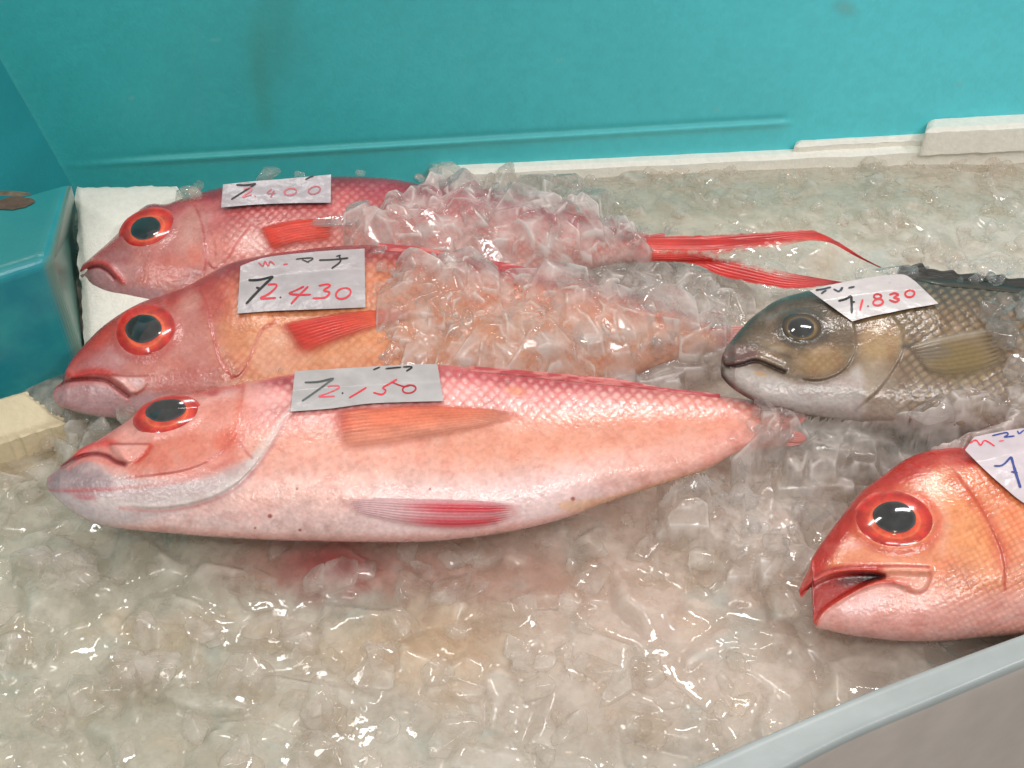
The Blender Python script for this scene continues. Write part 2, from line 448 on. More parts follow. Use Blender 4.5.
# ================================================================== FISH
# ---- nearest, whole red fish
def det3(f):
    px, py, v = f.px, f.py, f.v
    red_base(f, C8(188, 72, 78), C8(228, 154, 150), C8(230, 164, 146), C8(230, 182, 172), C8(228, 194, 190), 1)
    # orange flank towards the tail
    f.mix(sm(400, 470, px) * sm(.16, .34, v) * (1 - sm(.45, .66, v)) * .6, C8(216, 144, 116))
    f.mix(sm(560, 700, px) * .55, C8(226, 148, 126))
    f.mix(sm(690, 770, px) * .5, C8(214, 136, 126))
    f.mix(sm(.6, .75, v) * sm(330, 400, px) * (1 - sm(540, 640, px)) * .75, C8(236, 208, 208))
    f.mix(sm(.93, .99, v) * .5, C8(214, 140, 132))
    # scales
    body = sm(236, 300, px) * sm(0.01, .05, v)
    b = f.v * f.hh * .9 + .02 * (px - 440)
    sc = scales(px + 9 * fbm(px / 34, py / 22, 8), b + 5 * fbm(px / 70, py / 50, 18), 11.5, 10)
    k = body * (1 - .88 * sm(.16, .42, v)) * (.55 + .9 * fbm(px / 40, py / 22, 78))
    f.h += .42 * k * (sc ** .7 - .5)
    f.mix(k * .62 * sm(.3, .95, sc) * (1 - .6 * sm(.2, .4, v)) * (.2 + 1.0 * fbm(px / 24, py / 12, 77)), C8(246, 212, 206))  # wet highlights painted as pale scale centres
    f.mul(k * .32 * (1 - sm(0, .5, sc)), np.array([.86, .66, .64]))
    # ---- head
    head = 1 - sm(232, 262, px + .25 * (py - 430))
    f.mix(head * .85 * (1 - sm(.5, .8, v)), C8(212, 128, 114))
    f.mix(f.blob(205, 425, 55, 42, -15) * .55, C8(230, 152, 134))
    f.mix(f.blob(170, 450, 50, 22, -15) * .5, C8(206, 108, 82))
    f.mix(f.blob(228, 440, 18, 13, -20) * .6, C8(206, 88, 66))
    f.mix(f.blob(213, 395, 30, 9, -15) * .55, C8(240, 186, 178))
    f.mix(f.blob(262, 395, 26, 16, 0) * .55, C8(240, 178, 170))
    f.mix(f.poly([(46, 484), (52, 472), (72, 459), (92, 462), (115, 474), (150, 480), (200, 478), (232, 466), (262, 455), (240, 488), (200, 506), (160, 516), (100, 528), (70, 512), (48, 494)], 6) * .9, C8(190, 174, 174))
    f.mix(f.poly([(48, 484), (56, 472), (74, 462), (92, 464), (108, 478), (112, 490), (84, 494), (56, 492)], 5) * .95, C8(150, 128, 130))
    f.mix(f.line([(70, 490), (110, 489), (170, 483), (205, 473), (232, 459)], 2.4) * .5, C8(196, 108, 100))
    f.mix(f.line([(50, 490), (75, 491), (112, 489)], 1.6) * .7, C8(178, 92, 96))
    f.mix(f.blob(85, 497, 13, 3.5, 8) * .7, C8(186, 110, 116))
    f.mix(f.poly([(100, 500), (150, 503), (200, 494), (235, 474), (258, 446), (280, 420), (291, 411), (276, 440), (256, 468), (232, 490), (196, 505), (150, 512), (110, 508)], 4) * .55, C8(206, 198, 194))
    f.mix(f.poly([(98, 443), (130, 424), (150, 408), (165, 420), (190, 428), (160, 440), (130, 445)], 7) * .6, C8(234, 164, 150))
    f.mix(f.line([(142, 408), (160, 398), (190, 393), (215, 388), (240, 383)], 5) * .8, C8(196, 62, 62))
    f.mix(f.blob(212, 392, 8, 5, 0) * .6, C8(190, 62, 62))
    # preopercle ridges and gill cover
    pre = [(243, 388), (241, 408), (238, 428), (232, 440), (214, 458), (188, 469), (160, 474), (128, 478)]
    f.h += f.plate(pre, 2.6, 26, 1) 
    f.mix(f.line(pre, 1.5) * .45, C8(176, 70, 66))
    f.mix(f.line([(240, 395), (237, 425), (230, 440)], 3) * .5, C8(220, 110, 84))
    op = [(293, 409), (284, 420), (273, 438), (256, 463), (234, 485), (204, 500), (160, 508), (118, 505)]
    f.h += f.plate(op, 3.6, 38, 1)
    f.mix(f.line([(x + 2, y + 3) for x, y in op], 2.0) * .6, C8(190, 120, 116))
    f.mix(f.line([(x - 2, y - 2) for x, y in op], 2.2) * .35, C8(226, 208, 202))
    f.mix(f.line([(240, 442), (246, 452), (252, 458)], 1.4) * .6, C8(176, 80, 76))
    # mouth
    f.mix(f.line([(48, 482), (54, 473), (66, 463), (80, 456)], 5) * .5, C8(150, 100, 102))
    f.mix(f.line([(84, 470), (104, 466), (118, 470), (128, 478)], 5) * .4, C8(206, 176, 172))
    up = [(74, 456), (86, 447), (98, 443), (110, 443), (118, 448), (126, 458)]
    f.h += 3.4 * f.line(up, 4.0)
    f.mix(f.line(up, 4.4) * .9, C8(208, 68, 60))
    lo = [(62, 466), (76, 458), (92, 454), (106, 456), (116, 462), (124, 464)]
    f.h -= 3.2 * f.line(lo, 2.0)
    f.mix(f.line(lo, 2.4) * .95, C8(124, 26, 28))
    f.mix(f.line([(68, 468), (84, 460), (100, 460), (112, 465)], 2.4) * .6, C8(216, 118, 106))
    mx = [(112, 445), (146, 446), (140, 455), (128, 463), (119, 458)]
    f.h += 1.8 * f.poly(mx, 2)
    f.mix(f.poly(mx, 2.5) * .9, C8(226, 158, 146))
    f.mix(f.line([(110, 444), (128, 444), (150, 444)], 1.0) * .8, C8(150, 60, 54))
    f.mix(f.line([(151, 446), (144, 456), (136, 462)], 2.4) * .85, C8(196, 58, 40))
    # eye socket
    q = f.blob(167, 415, 40, 23, -14, .25)
    f.h += 1.6 * q - 2.5 * f.blob(167, 415, 31, 16, -14, .2)
    f.mix((f.blob(167, 415, 40, 23, -14, .2) - f.blob(167, 415, 33, 17, -14, .2)) * .6, C8(226, 150, 140))
    # freckles and wear
    for x, y, r in ((270, 516, 2.6), (573, 499, 2.6), (430, 489, 1.6), (297, 489, 1.3), (300, 530, 1.8), (255, 528, 1.4)):
        f.mix(f.blob(x, y, r, r * .9, 0, .5) * .8, C8(150, 60, 52))
    f.mix(f.blob(516, 391, 12, 6, 10) * .5, C8(220, 140, 96))
    f.mix(sm(.955, .99, v) * sm(560, 600, px) * .5, C8(206, 150, 110))
    f.mix(f.poly([(560, 502), (610, 497), (660, 482), (706, 468), (705, 472), (660, 488), (610, 504), (570, 512)], 3) * .6, C8(218, 168, 128))

fish3 = Fish('red_fish',
    [(46, 484), (48, 477), (52.5, 473), (71, 456.5), (79, 449), (97, 440), (127, 421), (142, 407.5), (161, 396), (191, 394), (217, 388), (240, 384), (292, 374), (366, 368), (441, 365), (512, 373), (606, 383), (692, 392.5), (756, 401), (790, 409)],
    [(46, 484), (49, 490.5), (60, 502), (79, 516), (105, 526), (161, 532.5), (236, 538), (311, 541), (400, 542), (456, 539), (512, 531), (565, 518), (610, 501), (662, 484), (707, 469), (740, 452), (790, 444)],
    [(46, 4), (60, 12), (90, 20), (150, 31), (230, 40), (330, 44), (450, 42), (560, 35), (660, 24), (740, 14), (790, 8)],
    19, 0.010, det3, 'whole pale pink fish lying nearest the camera in front of the other red fish', None, nv=170, pivot=(320, 541))
fish3.eye(167, 415, 35, 18.5, -14, 166, 410, 20.5, 10.8, -9, red_iris, dome=.20)

def pec3(f, s, t, ray):
    f.c[:] = C8(216, 116, 86)
    f.mix(1 - sm(0, .16, s), C8(206, 74, 58))
    f.mix(sm(.25, .75, t) * .85, C8(208, 140, 118))
    f.mix(sm(.6, 1, s) * .8, C8(210, 142, 120))
    f.mix((1 - sm(0, .18, t)) * .7, C8(204, 76, 54))
    f.mul((1 - ray) * .45, np.array([.9, .78, .74])); f.c *= (.88 + .24 * fbm(f.px / 22, f.py / 5, 12))[..., None]
fish3.fin('pectoral_fin', [(326, 418), (345, 408), (395, 404.5), (440, 404), (490, 408), (532, 415.5)],
          [(334, 450), (345, 455), (372, 453), (400, 449), (450, 438), (532, 416.5)], pec3, 2.6, .6, 13, soft='body')
def pelv3(f, s, t, ray):
    f.c[:] = C8(208, 170, 172)
    band = np.exp(-((t - .28) / .16) ** 2) + np.exp(-((t - .74) / .2) ** 2)
    f.mix(sm(.25, .6, s) * np.clip(band, 0, 1) * (.55 + .45 * ray), C8(204, 46, 58))
    f.mix(sm(.94, 1, s) * .5, C8(230, 180, 180))
    f.mul((1 - ray) * .35, np.array([.92, .8, .82])); f.mix((sm(.9, 1, t) + 1 - sm(0, .1, t)) * .7, C8(206, 164, 164))
fish3.fin('pelvic_fin', [(340, 498), (370, 497), (420, 497.5), (470, 499), (505, 501), (528, 503.5)],
          [(345, 512), (375, 521), (410, 530), (455, 534), (495, 529), (518, 519)], pelv3, 2.2, .7, 11, soft='body')
def tail3(f, s, t, ray):
    f.c[:] = C8(204, 140, 132); f.mix(sm(.3, 1, s) * .6, C8(196, 134, 128)); f.mul((1 - ray) * .8, np.array([.85, .7, .68]))
fish3.fin('caudal_fin', [(778, 410), (800, 408), (800, 410), (806, 414)], [(780, 428), (790, 427), (800, 424), (806, 418)], tail3, 1, .8, 8, curl=8)
fish3.fin('caudal_fin', [(780, 424), (790, 428), (800, 432), (806, 436)], [(778, 444), (790, 446), (800, 444), (806, 440)], tail3, 1, .8, 8, curl=4)
def dors3(f, s, t, ray):
    f.c[:] = C8(166, 56, 62); f.mix(ray * .3, C8(196, 100, 96)); f.mix(sm(.45, .6, fbm(f.px / 12, f.py / 3, 19)) * .8, C8(206, 128, 122))
fish3.fin('dorsal_fin', [(470, 366), (520, 370), (580, 375.5), (620, 379), (660, 387), (720, 394)],
          [(470, 371), (520, 376), (580, 382.5), (620, 386), (660, 391), (720, 398)], dors3, .8, .4, 3)

# ---- middle red fish
def det2(f):
    px, py, v = f.px, f.py, f.v
    red_base(f, C8(150, 40, 44), C8(190, 92, 76), C8(204, 130, 98), C8(196, 126, 106), C8(190, 138, 126), 2)
    f.mix(sm(225, 260, px) * sm(.05, .2, v) * .55, C8(216, 146, 92))
    sc = scales(px + 7 * fbm(px / 34, py / 22, 9), v * f.hh * .95, 10.5, 9.5)
    k = sm(196, 250, px) * sm(.01, .05, v) * (.1 + .75 * fbm(px / 36, py / 20, 79))
    f.h += .4 * k * (sc ** .7 - .5)
    f.mix(k * .5 * sm(.3, .9, sc), C8(236, 184, 150))  # scale highlights painted in as pale centres
    f.mul(k * .5 * (1 - sm(0, .5, sc)), np.array([.82, .58, .54]))
    head = 1 - sm(198, 226, px - .15 * (py - 330))
    f.mix(head * .85 * sm(.05, .2, v), C8(184, 108, 100))
    f.mix(f.poly([(64, 372), (75, 354), (97, 331), (116, 316), (140, 303), (165, 294), (190, 285), (214, 272), (206, 292), (180, 303), (140, 312), (118, 326), (105, 350), (85, 366)], 8) * .65, C8(186, 52, 44))
    f.mix(f.blob(105, 362, 40, 18, -25) * .7, C8(176, 120, 122))
    f.mix(f.blob(185, 340, 36, 36, 0) * .45, C8(192, 128, 118))
    f.mix(f.blob(185, 385, 40, 22, 0) * .45, C8(172, 84, 76))
    f.mix(f.blob(212, 300, 18, 22, -20) * .4, C8(168, 60, 54))
    f.mix(f.blob(236, 320, 16, 40, 0) * .35, C8(196, 120, 74))
    f.mix(f.blob(190, 300, 16, 12, -30) * .5, C8(222, 170, 156))
    f.mix(f.blob(160, 366, 30, 12, 0) * .4, C8(202, 120, 104))
    f.mix(f.poly([(54, 393), (62, 384), (80, 380), (104, 382), (128, 393), (150, 392), (200, 400), (190, 430), (110, 425), (75, 412), (56, 403)], 5) * .85, C8(172, 136, 138))
    f.mix(f.line([(66, 404), (100, 410), (130, 412)], 3) * .35, C8(180, 120, 120))
    pre = [(200, 290), (207, 305), (211, 325), (216, 348), (222, 364), (232, 377)]
    f.h += f.plate(pre, 3.6, 32, 1)
    f.mix(f.line(pre, 1.7) * .9, C8(170, 62, 54))
    op = [(277, 321), (262, 330), (255, 345), (249, 360), (240, 374), (231, 378)]
    f.h += f.plate(op, 2.8, 24, 1)
    f.mix(f.line(op, 1.6) * .75, C8(178, 70, 58))
    f.mix(f.poly([(262, 330), (292, 326), (304, 338), (300, 362), (275, 372), (252, 366)], 6) * .5, C8(216, 160, 140))
    # mouth
    up = [(64, 374), (74, 378), (90, 375), (108, 377), (122, 386), (131, 394)]
    f.h += 3.0 * f.line([(x, y - 3) for x, y in up], 3.4)
    f.mix(f.line([(x, y - 3) for x, y in up], 4.2) * .85, C8(192, 46, 40))
    lo = [(58, 385), (70, 380.5), (90, 379), (106, 381), (118, 389), (128, 396)]
    f.h -= 3.5 * f.line(lo, 2.2)
    f.mix(f.line(lo, 2.0) * .95, C8(120, 26, 24))
    f.mix(f.line([(x + 1, y + 4.5) for x, y in lo], 2.0) * .6, C8(196, 112, 108))
    mx = [(112, 376), (146, 377), (144, 388), (132, 394), (122, 385)]
    f.h += 1.8 * f.poly(mx, 2)
    f.mix(f.poly(mx, 2.5) * .85, C8(206, 160, 154))
    f.mix(f.line([(106, 374), (124, 376), (147, 376)], 1.1) * .7, C8(150, 60, 54))
    f.mix(f.line([(147, 377), (145, 388), (136, 394)], 1.5) * .6, C8(170, 70, 60))
    f.h += 2.0 * f.blob(145.5, 330, 37, 32, -18, .25) - 3 * f.blob(145.5, 330, 28, 24, -18, .2)
    f.mix((f.blob(145, 331, 38, 33, -18, .25) - f.blob(145, 331, 30, 26, -18, .2)) * .6, C8(176, 66, 60))
fish2 = Fish('red_fish',
    [(53, 393), (56, 387), (63, 381), (64.5, 373), (69, 363), (75, 355), (97, 331.5), (116, 316.5), (139, 303.5), (165, 294), (187, 286), (210, 273), (240, 260), (300, 250), (375, 245), (455, 258), (530, 272), (620, 298), (700, 324), (722, 330)],
    [(53, 393), (54, 400), (62, 407), (94, 416), (140, 420), (200, 424), (300, 426), (400, 424), (500, 412), (600, 386), (680, 358), (722, 352)],
    [(53, 4), (64, 11), (90, 18), (150, 29), (230, 37), (320, 40), (450, 36), (560, 28), (660, 16), (722, 9)],
    19, 0.000, det2, 'middle red fish with wide open staring eye between two other red fish', None, nv=150, pivot=(300, 426))
fish2.eye(145.5, 330.5, 31.5, 26.5, -18, 143, 328.5, 18.3, 14, -10, red_iris, dome=.20)
def pec2(f, s, t, ray):
    f.c[:] = C8(196, 52, 40); f.mix(sm(.3, .9, s) * .7, C8(222, 120, 72)); f.mix(sm(.5, 1, t) * .4, C8(216, 140, 108)); f.mul((1 - ray) * .4, np.array([.86, .7, .66])); f.c *= (.86 + .28 * fbm(f.px / 22, f.py / 5, 14))[..., None]
fish2.fin('pectoral_fin', [(272, 323), (300, 318), (340, 312), (385, 308), (420, 310)], [(300, 366), (308, 360), (334, 348), (374, 332), (420, 318)], pec2, 2.6, .7, 12, soft='body')
fish2.fin('caudal_fin', [(716, 329), (740, 326), (775, 328)], [(716, 342), (740, 340), (775, 332)], tail3, 1, .7, 6)
fish2.fin('caudal_fin', [(716, 340), (738, 346), (765, 360)], [(714, 354), (735, 358), (765, 364)], tail3, 1, .7, 6)
fish2.fin('dorsal_fin', [(378, 243), (420, 247), (470, 256), (520, 266), (560, 278)], [(378, 250), (420, 255), (470, 264), (520, 275), (560, 285)], dors3, 1.2, .5, 4)

# ---- rear red fish
def det1(f):
    px, py, v = f.px, f.py, f.v
    red_base(f, C8(138, 30, 44), C8(188, 90, 90), C8(200, 120, 110), C8(196, 130, 120), C8(190, 138, 130), 3)
    sc = scales(px + 7 * fbm(px / 34, py / 22, 4), v * f.hh * 1.1, 9.5, 9)
    k = sm(205, 250, px) * sm(.01, .06, v) * (.15 + .8 * fbm(px / 36, py / 20, 80))
    f.h += .4 * k * (sc ** .7 - .5)
    f.mix(k * .6 * sm(.3, .9, sc), C8(242, 204, 194))  # pale centres stand in for highlights on the scales
    f.mul(k * .5 * (1 - sm(0, .5, sc)), np.array([.80, .57, .60]))
    f.mix(sm(330, 400, px) * (1 - sm(.1, .24, v)) * .6, C8(160, 40, 62))
    head = 1 - sm(196, 214, px + .2 * (py - 250))
    f.mix(head * .8 * sm(.06, .22, v), C8(182, 112, 106))
    f.mix(f.poly([(80, 274), (87, 261), (112, 239), (131, 218), (145, 207), (170, 201), (200, 193), (190, 206), (170, 212), (140, 216), (126, 234), (110, 250), (95, 262)], 6) * .65, C8(182, 56, 60))
    f.mix(f.blob(112, 262, 26, 14, -30) * .6, C8(176, 124, 130))
    f.mix(f.blob(190, 232, 16, 36, 8) * .5, C8(206, 150, 136))
    f.mix(f.blob(165, 270, 30, 16, -20) * .6, C8(206, 112, 96))
    f.mix(f.blob(196, 255, 10, 14, 0) * .5, C8(212, 106, 84))
    f.mix(f.poly([(80, 276), (92, 268), (108, 270), (122, 283), (160, 290), (170, 308), (130, 308), (100, 297), (84, 286)], 5) * .75, C8(170, 130, 134))
    pre = [(190, 196), (199, 215), (204, 235), (206, 258), (202, 282)]
    f.h += f.plate(pre, 3.2, 28, 1)
    f.mix(f.line(pre, 1.5) * .8, C8(168, 66, 64))
    op = [(252, 224), (244, 234), (236, 244), (228, 258), (215, 268), (206, 260)]
    f.h += f.plate(op, 2.4, 22, 1)
    f.mix(f.line(op, 1.4) * .75, C8(176, 74, 70))
    f.mix(f.blob(252, 244, 20, 14, 0) * .5, C8(214, 166, 158))
    up = [(81, 268), (90, 263), (100, 262), (110, 267), (117, 275), (122, 281)]
    f.h += 2.6 * f.line(up, 3)
    f.mix(f.line(up, 3.4) * .85, C8(200, 62, 60))
    lo = [(81, 273), (90, 268), (99, 267), (107, 271), (115, 279)]
    f.h -= 2.6 * f.line(lo, 1.7)
    f.mix(f.line(lo, 1.4) * .9, C8(130, 34, 36))
    f.mix(f.line([(124, 262), (136, 268), (142, 280)], 2.0) * .5, C8(196, 100, 92))
    f.mix(f.poly([(110, 264), (136, 264), (140, 276), (128, 281)], 3) * .6, C8(206, 156, 156))
    f.h += 1.8 * f.blob(147, 229, 33, 23, -22, .25) - 3 * f.blob(147, 229, 24, 16, -22, .2)
fish1 = Fish('red_fish',
    [(79, 275), (81, 268), (86, 261), (112, 239), (131, 218), (143, 207), (153, 203.5), (166, 204), (181, 199), (221, 187.5), (276, 180), (330, 176.5), (384, 178), (429, 185.5), (477, 193), (560, 214), (630, 236), (650, 239)],
    [(79, 275), (82, 281), (90, 289), (109, 299), (131, 306), (180, 314), (260, 318), (350, 316), (440, 306), (540, 284), (610, 264), (650, 262)],
    [(79, 4), (90, 10), (110, 16), (150, 24), (230, 31), (300, 33), (420, 30), (540, 20), (620, 11), (650, 8)],
    19, -0.004, det1, 'rearmost red fish, its long forked red tail sticking out of the ice', None, nv=120, pivot=(260, 318))
fish1.eye(147.5, 228.5, 29.5, 19.5, -22, 145.5, 228, 15.2, 11, -16, red_iris, dome=.20)
def pec1(f, s, t, ray):
    f.c[:] = C8(204, 60, 44); f.mix(sm(.5, 1, s) * .4, C8(214, 96, 70)); f.mix(sm(.6, 1, t) * .5, C8(206, 84, 62)); f.mul((1 - ray) * .4, np.array([.86, .66, .62])); f.c *= (.86 + .28 * fbm(f.px / 22, f.py / 5, 15))[..., None]
fish1.fin('pectoral_fin', [(254, 227), (275, 222), (300, 218), (340, 216)], [(270, 258), (286, 252), (306, 247), (340, 243)], pec1, 2.4, .6, 11, soft='body')
def tail1(f, s, t, ray):
    f.c[:] = C8(186, 34, 28); f.mix((1 - sm(0, .35, s)) * .45, C8(206, 100, 84)); f.mix(sm(.45, 1, t) * .4 * (1 - sm(.6, .9, s)), C8(222, 120, 92)); f.mix(sm(.75, 1, s) * .7, C8(150, 30, 40)); f.mul((1 - ray) * .35, np.array([.86, .7, .68])); f.c *= (.82 + .36 * fbm(f.px / 24, f.py / 4, 13))[..., None]
fish1.fin('caudal_fin', [(632, 236.5), (668, 235.5), (701, 235), (740, 233), (774, 231.5), (800, 230), (816, 231), (837, 241), (862, 257), (882, 267.5)],
          [(632, 253), (668, 257), (712, 258), (740, 253), (774, 248), (800, 242), (814, 240.5), (832, 243.5), (856, 256.5), (880, 267.9)], tail1, .6, .6, 7, n=160, m=40, curl=6, soft='up')
def tail1b(f, s, t, ray):
    tail1(f, s, 1 - t, ray)
fish1.fin('caudal_fin', [(632, 247), (668, 249), (700, 250), (716, 253), (749, 261), (786, 272), (842, 282)],
          [(632, 262), (664, 262), (695, 265), (722, 276.5), (762, 285.5), (798, 289), (842, 283)], tail1b, .6, .6, 7, n=160, m=40, curl=4, soft='low')
fish1.fin('dorsal_fin', [(560, 210), (600, 221), (640, 234), (665, 233)], [(560, 216), (600, 228), (640, 240), (665, 238)], dors3, .8, .5, 3)

# ---- grey fish
def det4(f):
    px, py, v = f.px, f.py, f.v
    f.c[:] = C8(58, 70, 66)
    f.mix(sm(.0, .09, v), C8(70, 68, 56))
    f.mix(sm(.09, .28, v), C8(112, 92, 66))
    f.mix(sm(.3, .5, v), C8(126, 106, 84))
    f.mix(sm(.55, .78, v), C8(134, 118, 102))
    f.mix(sm(.8, .95, v), C8(150, 136, 124))
    f.c *= (.86 + .28 * fbm(px / 22, py / 14, 21))[..., None]
    sc = scales(px + .35 * py + 2 * fbm(px / 50, py / 40, 4), v * f.hh * 1.05, 12, 11)
    k = sm(880, 920, px) * sm(.02, .08, v)
    f.h += .36 * k * (sc ** .7 - .5)
    f.mix(k * .5 * sm(.45, .95, sc), C8(158, 130, 92))
    f.mul(k * (.15 + .5 * fbm(px / 30, py / 20, 92)) * (1 - sm(0, .5, sc)), np.array([.55, .51, .49]))
    f.mix(f.blob(960, 362, 36, 24, 5) * .35, C8(140, 122, 60))
    f.mix(f.blob(880, 340, 28, 26, 0) * .7, C8(172, 140, 96))
    f.mix(f.blob(870, 378, 26, 22, 0) * .4, C8(180, 164, 146))
    fine = scales(px, py, 9, 8)
    # head
    hd = 1 - sm(846, 866, px + .1 * (py - 340))
    f.mix(hd * .9, C8(98, 80, 60))
    f.mix(hd * (1 - sm(.02, .3, v)) * .85, C8(62, 54, 42))
    f.mix(f.blob(822, 360, 30, 18, -10) * .75, C8(166, 134, 88))
    f.mix(f.blob(775, 350, 26, 14, -12) * .55, C8(140, 114, 84))
    f.mul(hd * f.blob(822, 355, 34, 24, -10) * .5 * (1 - fine), np.array([.8, .74, .7]))
    f.mix(f.poly([(722, 362), (730, 344), (746, 347), (760, 352), (752, 362), (738, 366)], 4) * .8, C8(110, 78, 74))
    f.mix(f.line([(728, 345), (742, 341), (765, 348), (790, 357)], 2) * .6, C8(72, 58, 50))
    f.mix(f.line([(768, 318), (785, 312), (806, 311), (822, 315)], 2.4) * .7, C8(72, 84, 80))
    f.mix(f.poly([(724, 371), (742, 366), (762, 370), (790, 380), (815, 384), (845, 374), (858, 366), (864, 384), (858, 420), (800, 415), (760, 402), (735, 386)], 5) * .9, C8(176, 167, 163))
    f.mix(f.line([(768, 384), (800, 394), (840, 388)], 3) * .4, C8(168, 158, 158))
    f.mix(f.line([(760, 388), (800, 400), (850, 402)], 4) * .3, C8(214, 208, 210))
    ch = [(846, 300), (853, 322), (856, 345), (850, 362), (838, 374), (818, 380), (796, 378)]
    f.h += f.plate(ch, 4, 26, 1)
    f.mix(f.line(ch, 1.8) * .35, C8(104, 92, 78))
    op = [(888, 312), (901, 328), (903, 350), (893, 370), (878, 390), (856, 410)]
    f.h += f.plate(op, 4, 26, 1)
    f.mix(f.line(op, 1.8) * .35, C8(108, 98, 84))
    f.mix(f.line([(903, 347), (908, 346), (914, 345)], 2.2) * .8, C8(60, 54, 48))
    # mouth
    up = [(722, 358), (726, 366), (740, 365), (756, 361), (770, 366), (784, 372)]
    f.h += 3.2 * f.line([(x, y - 4) for x, y in up], 4)
    f.h -= 3 * f.line(up, 1.8)
    f.mix(f.line(up, 1.8) * .9, C8(44, 30, 30))
    f.mix(f.line([(721, 370), (722, 377), (732, 388), (750, 399), (774, 409), (790, 412)], 3.2) * .9, C8(56, 36, 40))
    f.mix(f.blob(760, 374, 8, 2.5, 15) * .7, C8(178, 140, 90))
    f.mix(f.blob(776, 350, 10, 5, 0) * .35, C8(190, 178, 160))
    f.mix(f.blob(803, 329, 29, 21, 0, .25) * .8, C8(64, 56, 46))
    f.h += 1.8 * f.blob(803, 329, 28, 20, 0, .3) - 2.5 * f.blob(802, 328, 19, 14, 0, .2)
fish4 = Fish('grey_fish',
    [(721, 368), (721.5, 358), (728, 344.5), (747, 322), (763, 309), (779, 299), (804, 291.5), (839, 285), (900, 275), (970, 277), (1024, 284), (1100, 296), (1180, 316), (1260, 334), (1290, 338)],
    [(721, 368), (722, 377), (732, 388), (750, 399), (773, 409), (826, 418), (870, 424), (940, 432), (1024, 434), (1100, 428), (1180, 402), (1260, 374), (1290, 368)],
    [(721, 5), (735, 13), (760, 20), (800, 28), (860, 37), (940, 42), (1040, 40), (1140, 30), (1240, 14), (1290, 9)],
    19, 0.040, det4, 'grey brown scaly fish with pale jaw on the ice at right', None, nv=140, pivot=(940, 432))
def grey_iris(f, rr, th):
    f.c[:] = C8(70, 58, 42); f.mix(sm(.5, .62, rr) * (1 - sm(.66, .8, rr)), C8(120, 96, 60)); f.mix(sm(.8, 1, rr), C8(44, 38, 34))
fish4.eye(802, 328, 21, 15.5, 6, 801, 327.5, 13, 10.2, 6, grey_iris, dome=.26)
def pec4(f, s, t, ray):
    f.c[:] = C8(124, 106, 82); f.mix((1 - sm(.04, .2, t)) * .8, C8(176, 166, 150)); f.mix(f.blob(960, 358, 34, 18, 0) * .5, C8(120, 100, 48)); f.mix(f.blob(935, 352, 20, 10, 0) * .4, C8(104, 98, 100)); f.mul((1 - ray) * .7, np.array([.84, .82, .8]))
fish4.fin('pectoral_fin', [(905, 346), (935, 336), (970, 329), (1008, 325)], [(922, 372), (950, 384), (985, 380), (1012, 366)], pec4, 3, .8, 12, soft='body')
def dors4(f, s, t, ray):
    f.c[:] = C8(34, 34, 32); f.mix(ray * .4, C8(70, 70, 64)); f.mix(sm(.5, 1, t) * .5, C8(84, 80, 66))
fish4.fin('dorsal_fin', [(897, 271), (901, 266), (908, 267), (913, 265), (922, 263), (926, 268), (934, 269), (942, 271), (953, 270), (958, 274), (968, 273.5), (976, 273.5), (986, 276.5), (1001, 274.5), (1008, 278.5), (1022, 278), (1032, 279), (1050, 285), (1120, 296)],
          [(897, 279), (910, 280), (925, 282), (945, 286), (970, 288), (1000, 291), (1050, 297), (1120, 306)], dors4, 2.5, 1.2, 4)
def tail4(f, s, t, ray):
    f.c[:] = C8(70, 68, 62); f.mul((1 - ray) * .7, np.array([.8, .8, .8]))
fish4.fin('caudal_fin', [(1284, 338), (1320, 330), (1380, 318)], [(1284, 354), (1330, 352), (1380, 326)], tail4, 1, .7, 7)
fish4.fin('caudal_fin', [(1284, 352), (1330, 358), (1380, 384)], [(1284, 368), (1320, 374), (1380, 392)], tail4, 1, .7, 7)

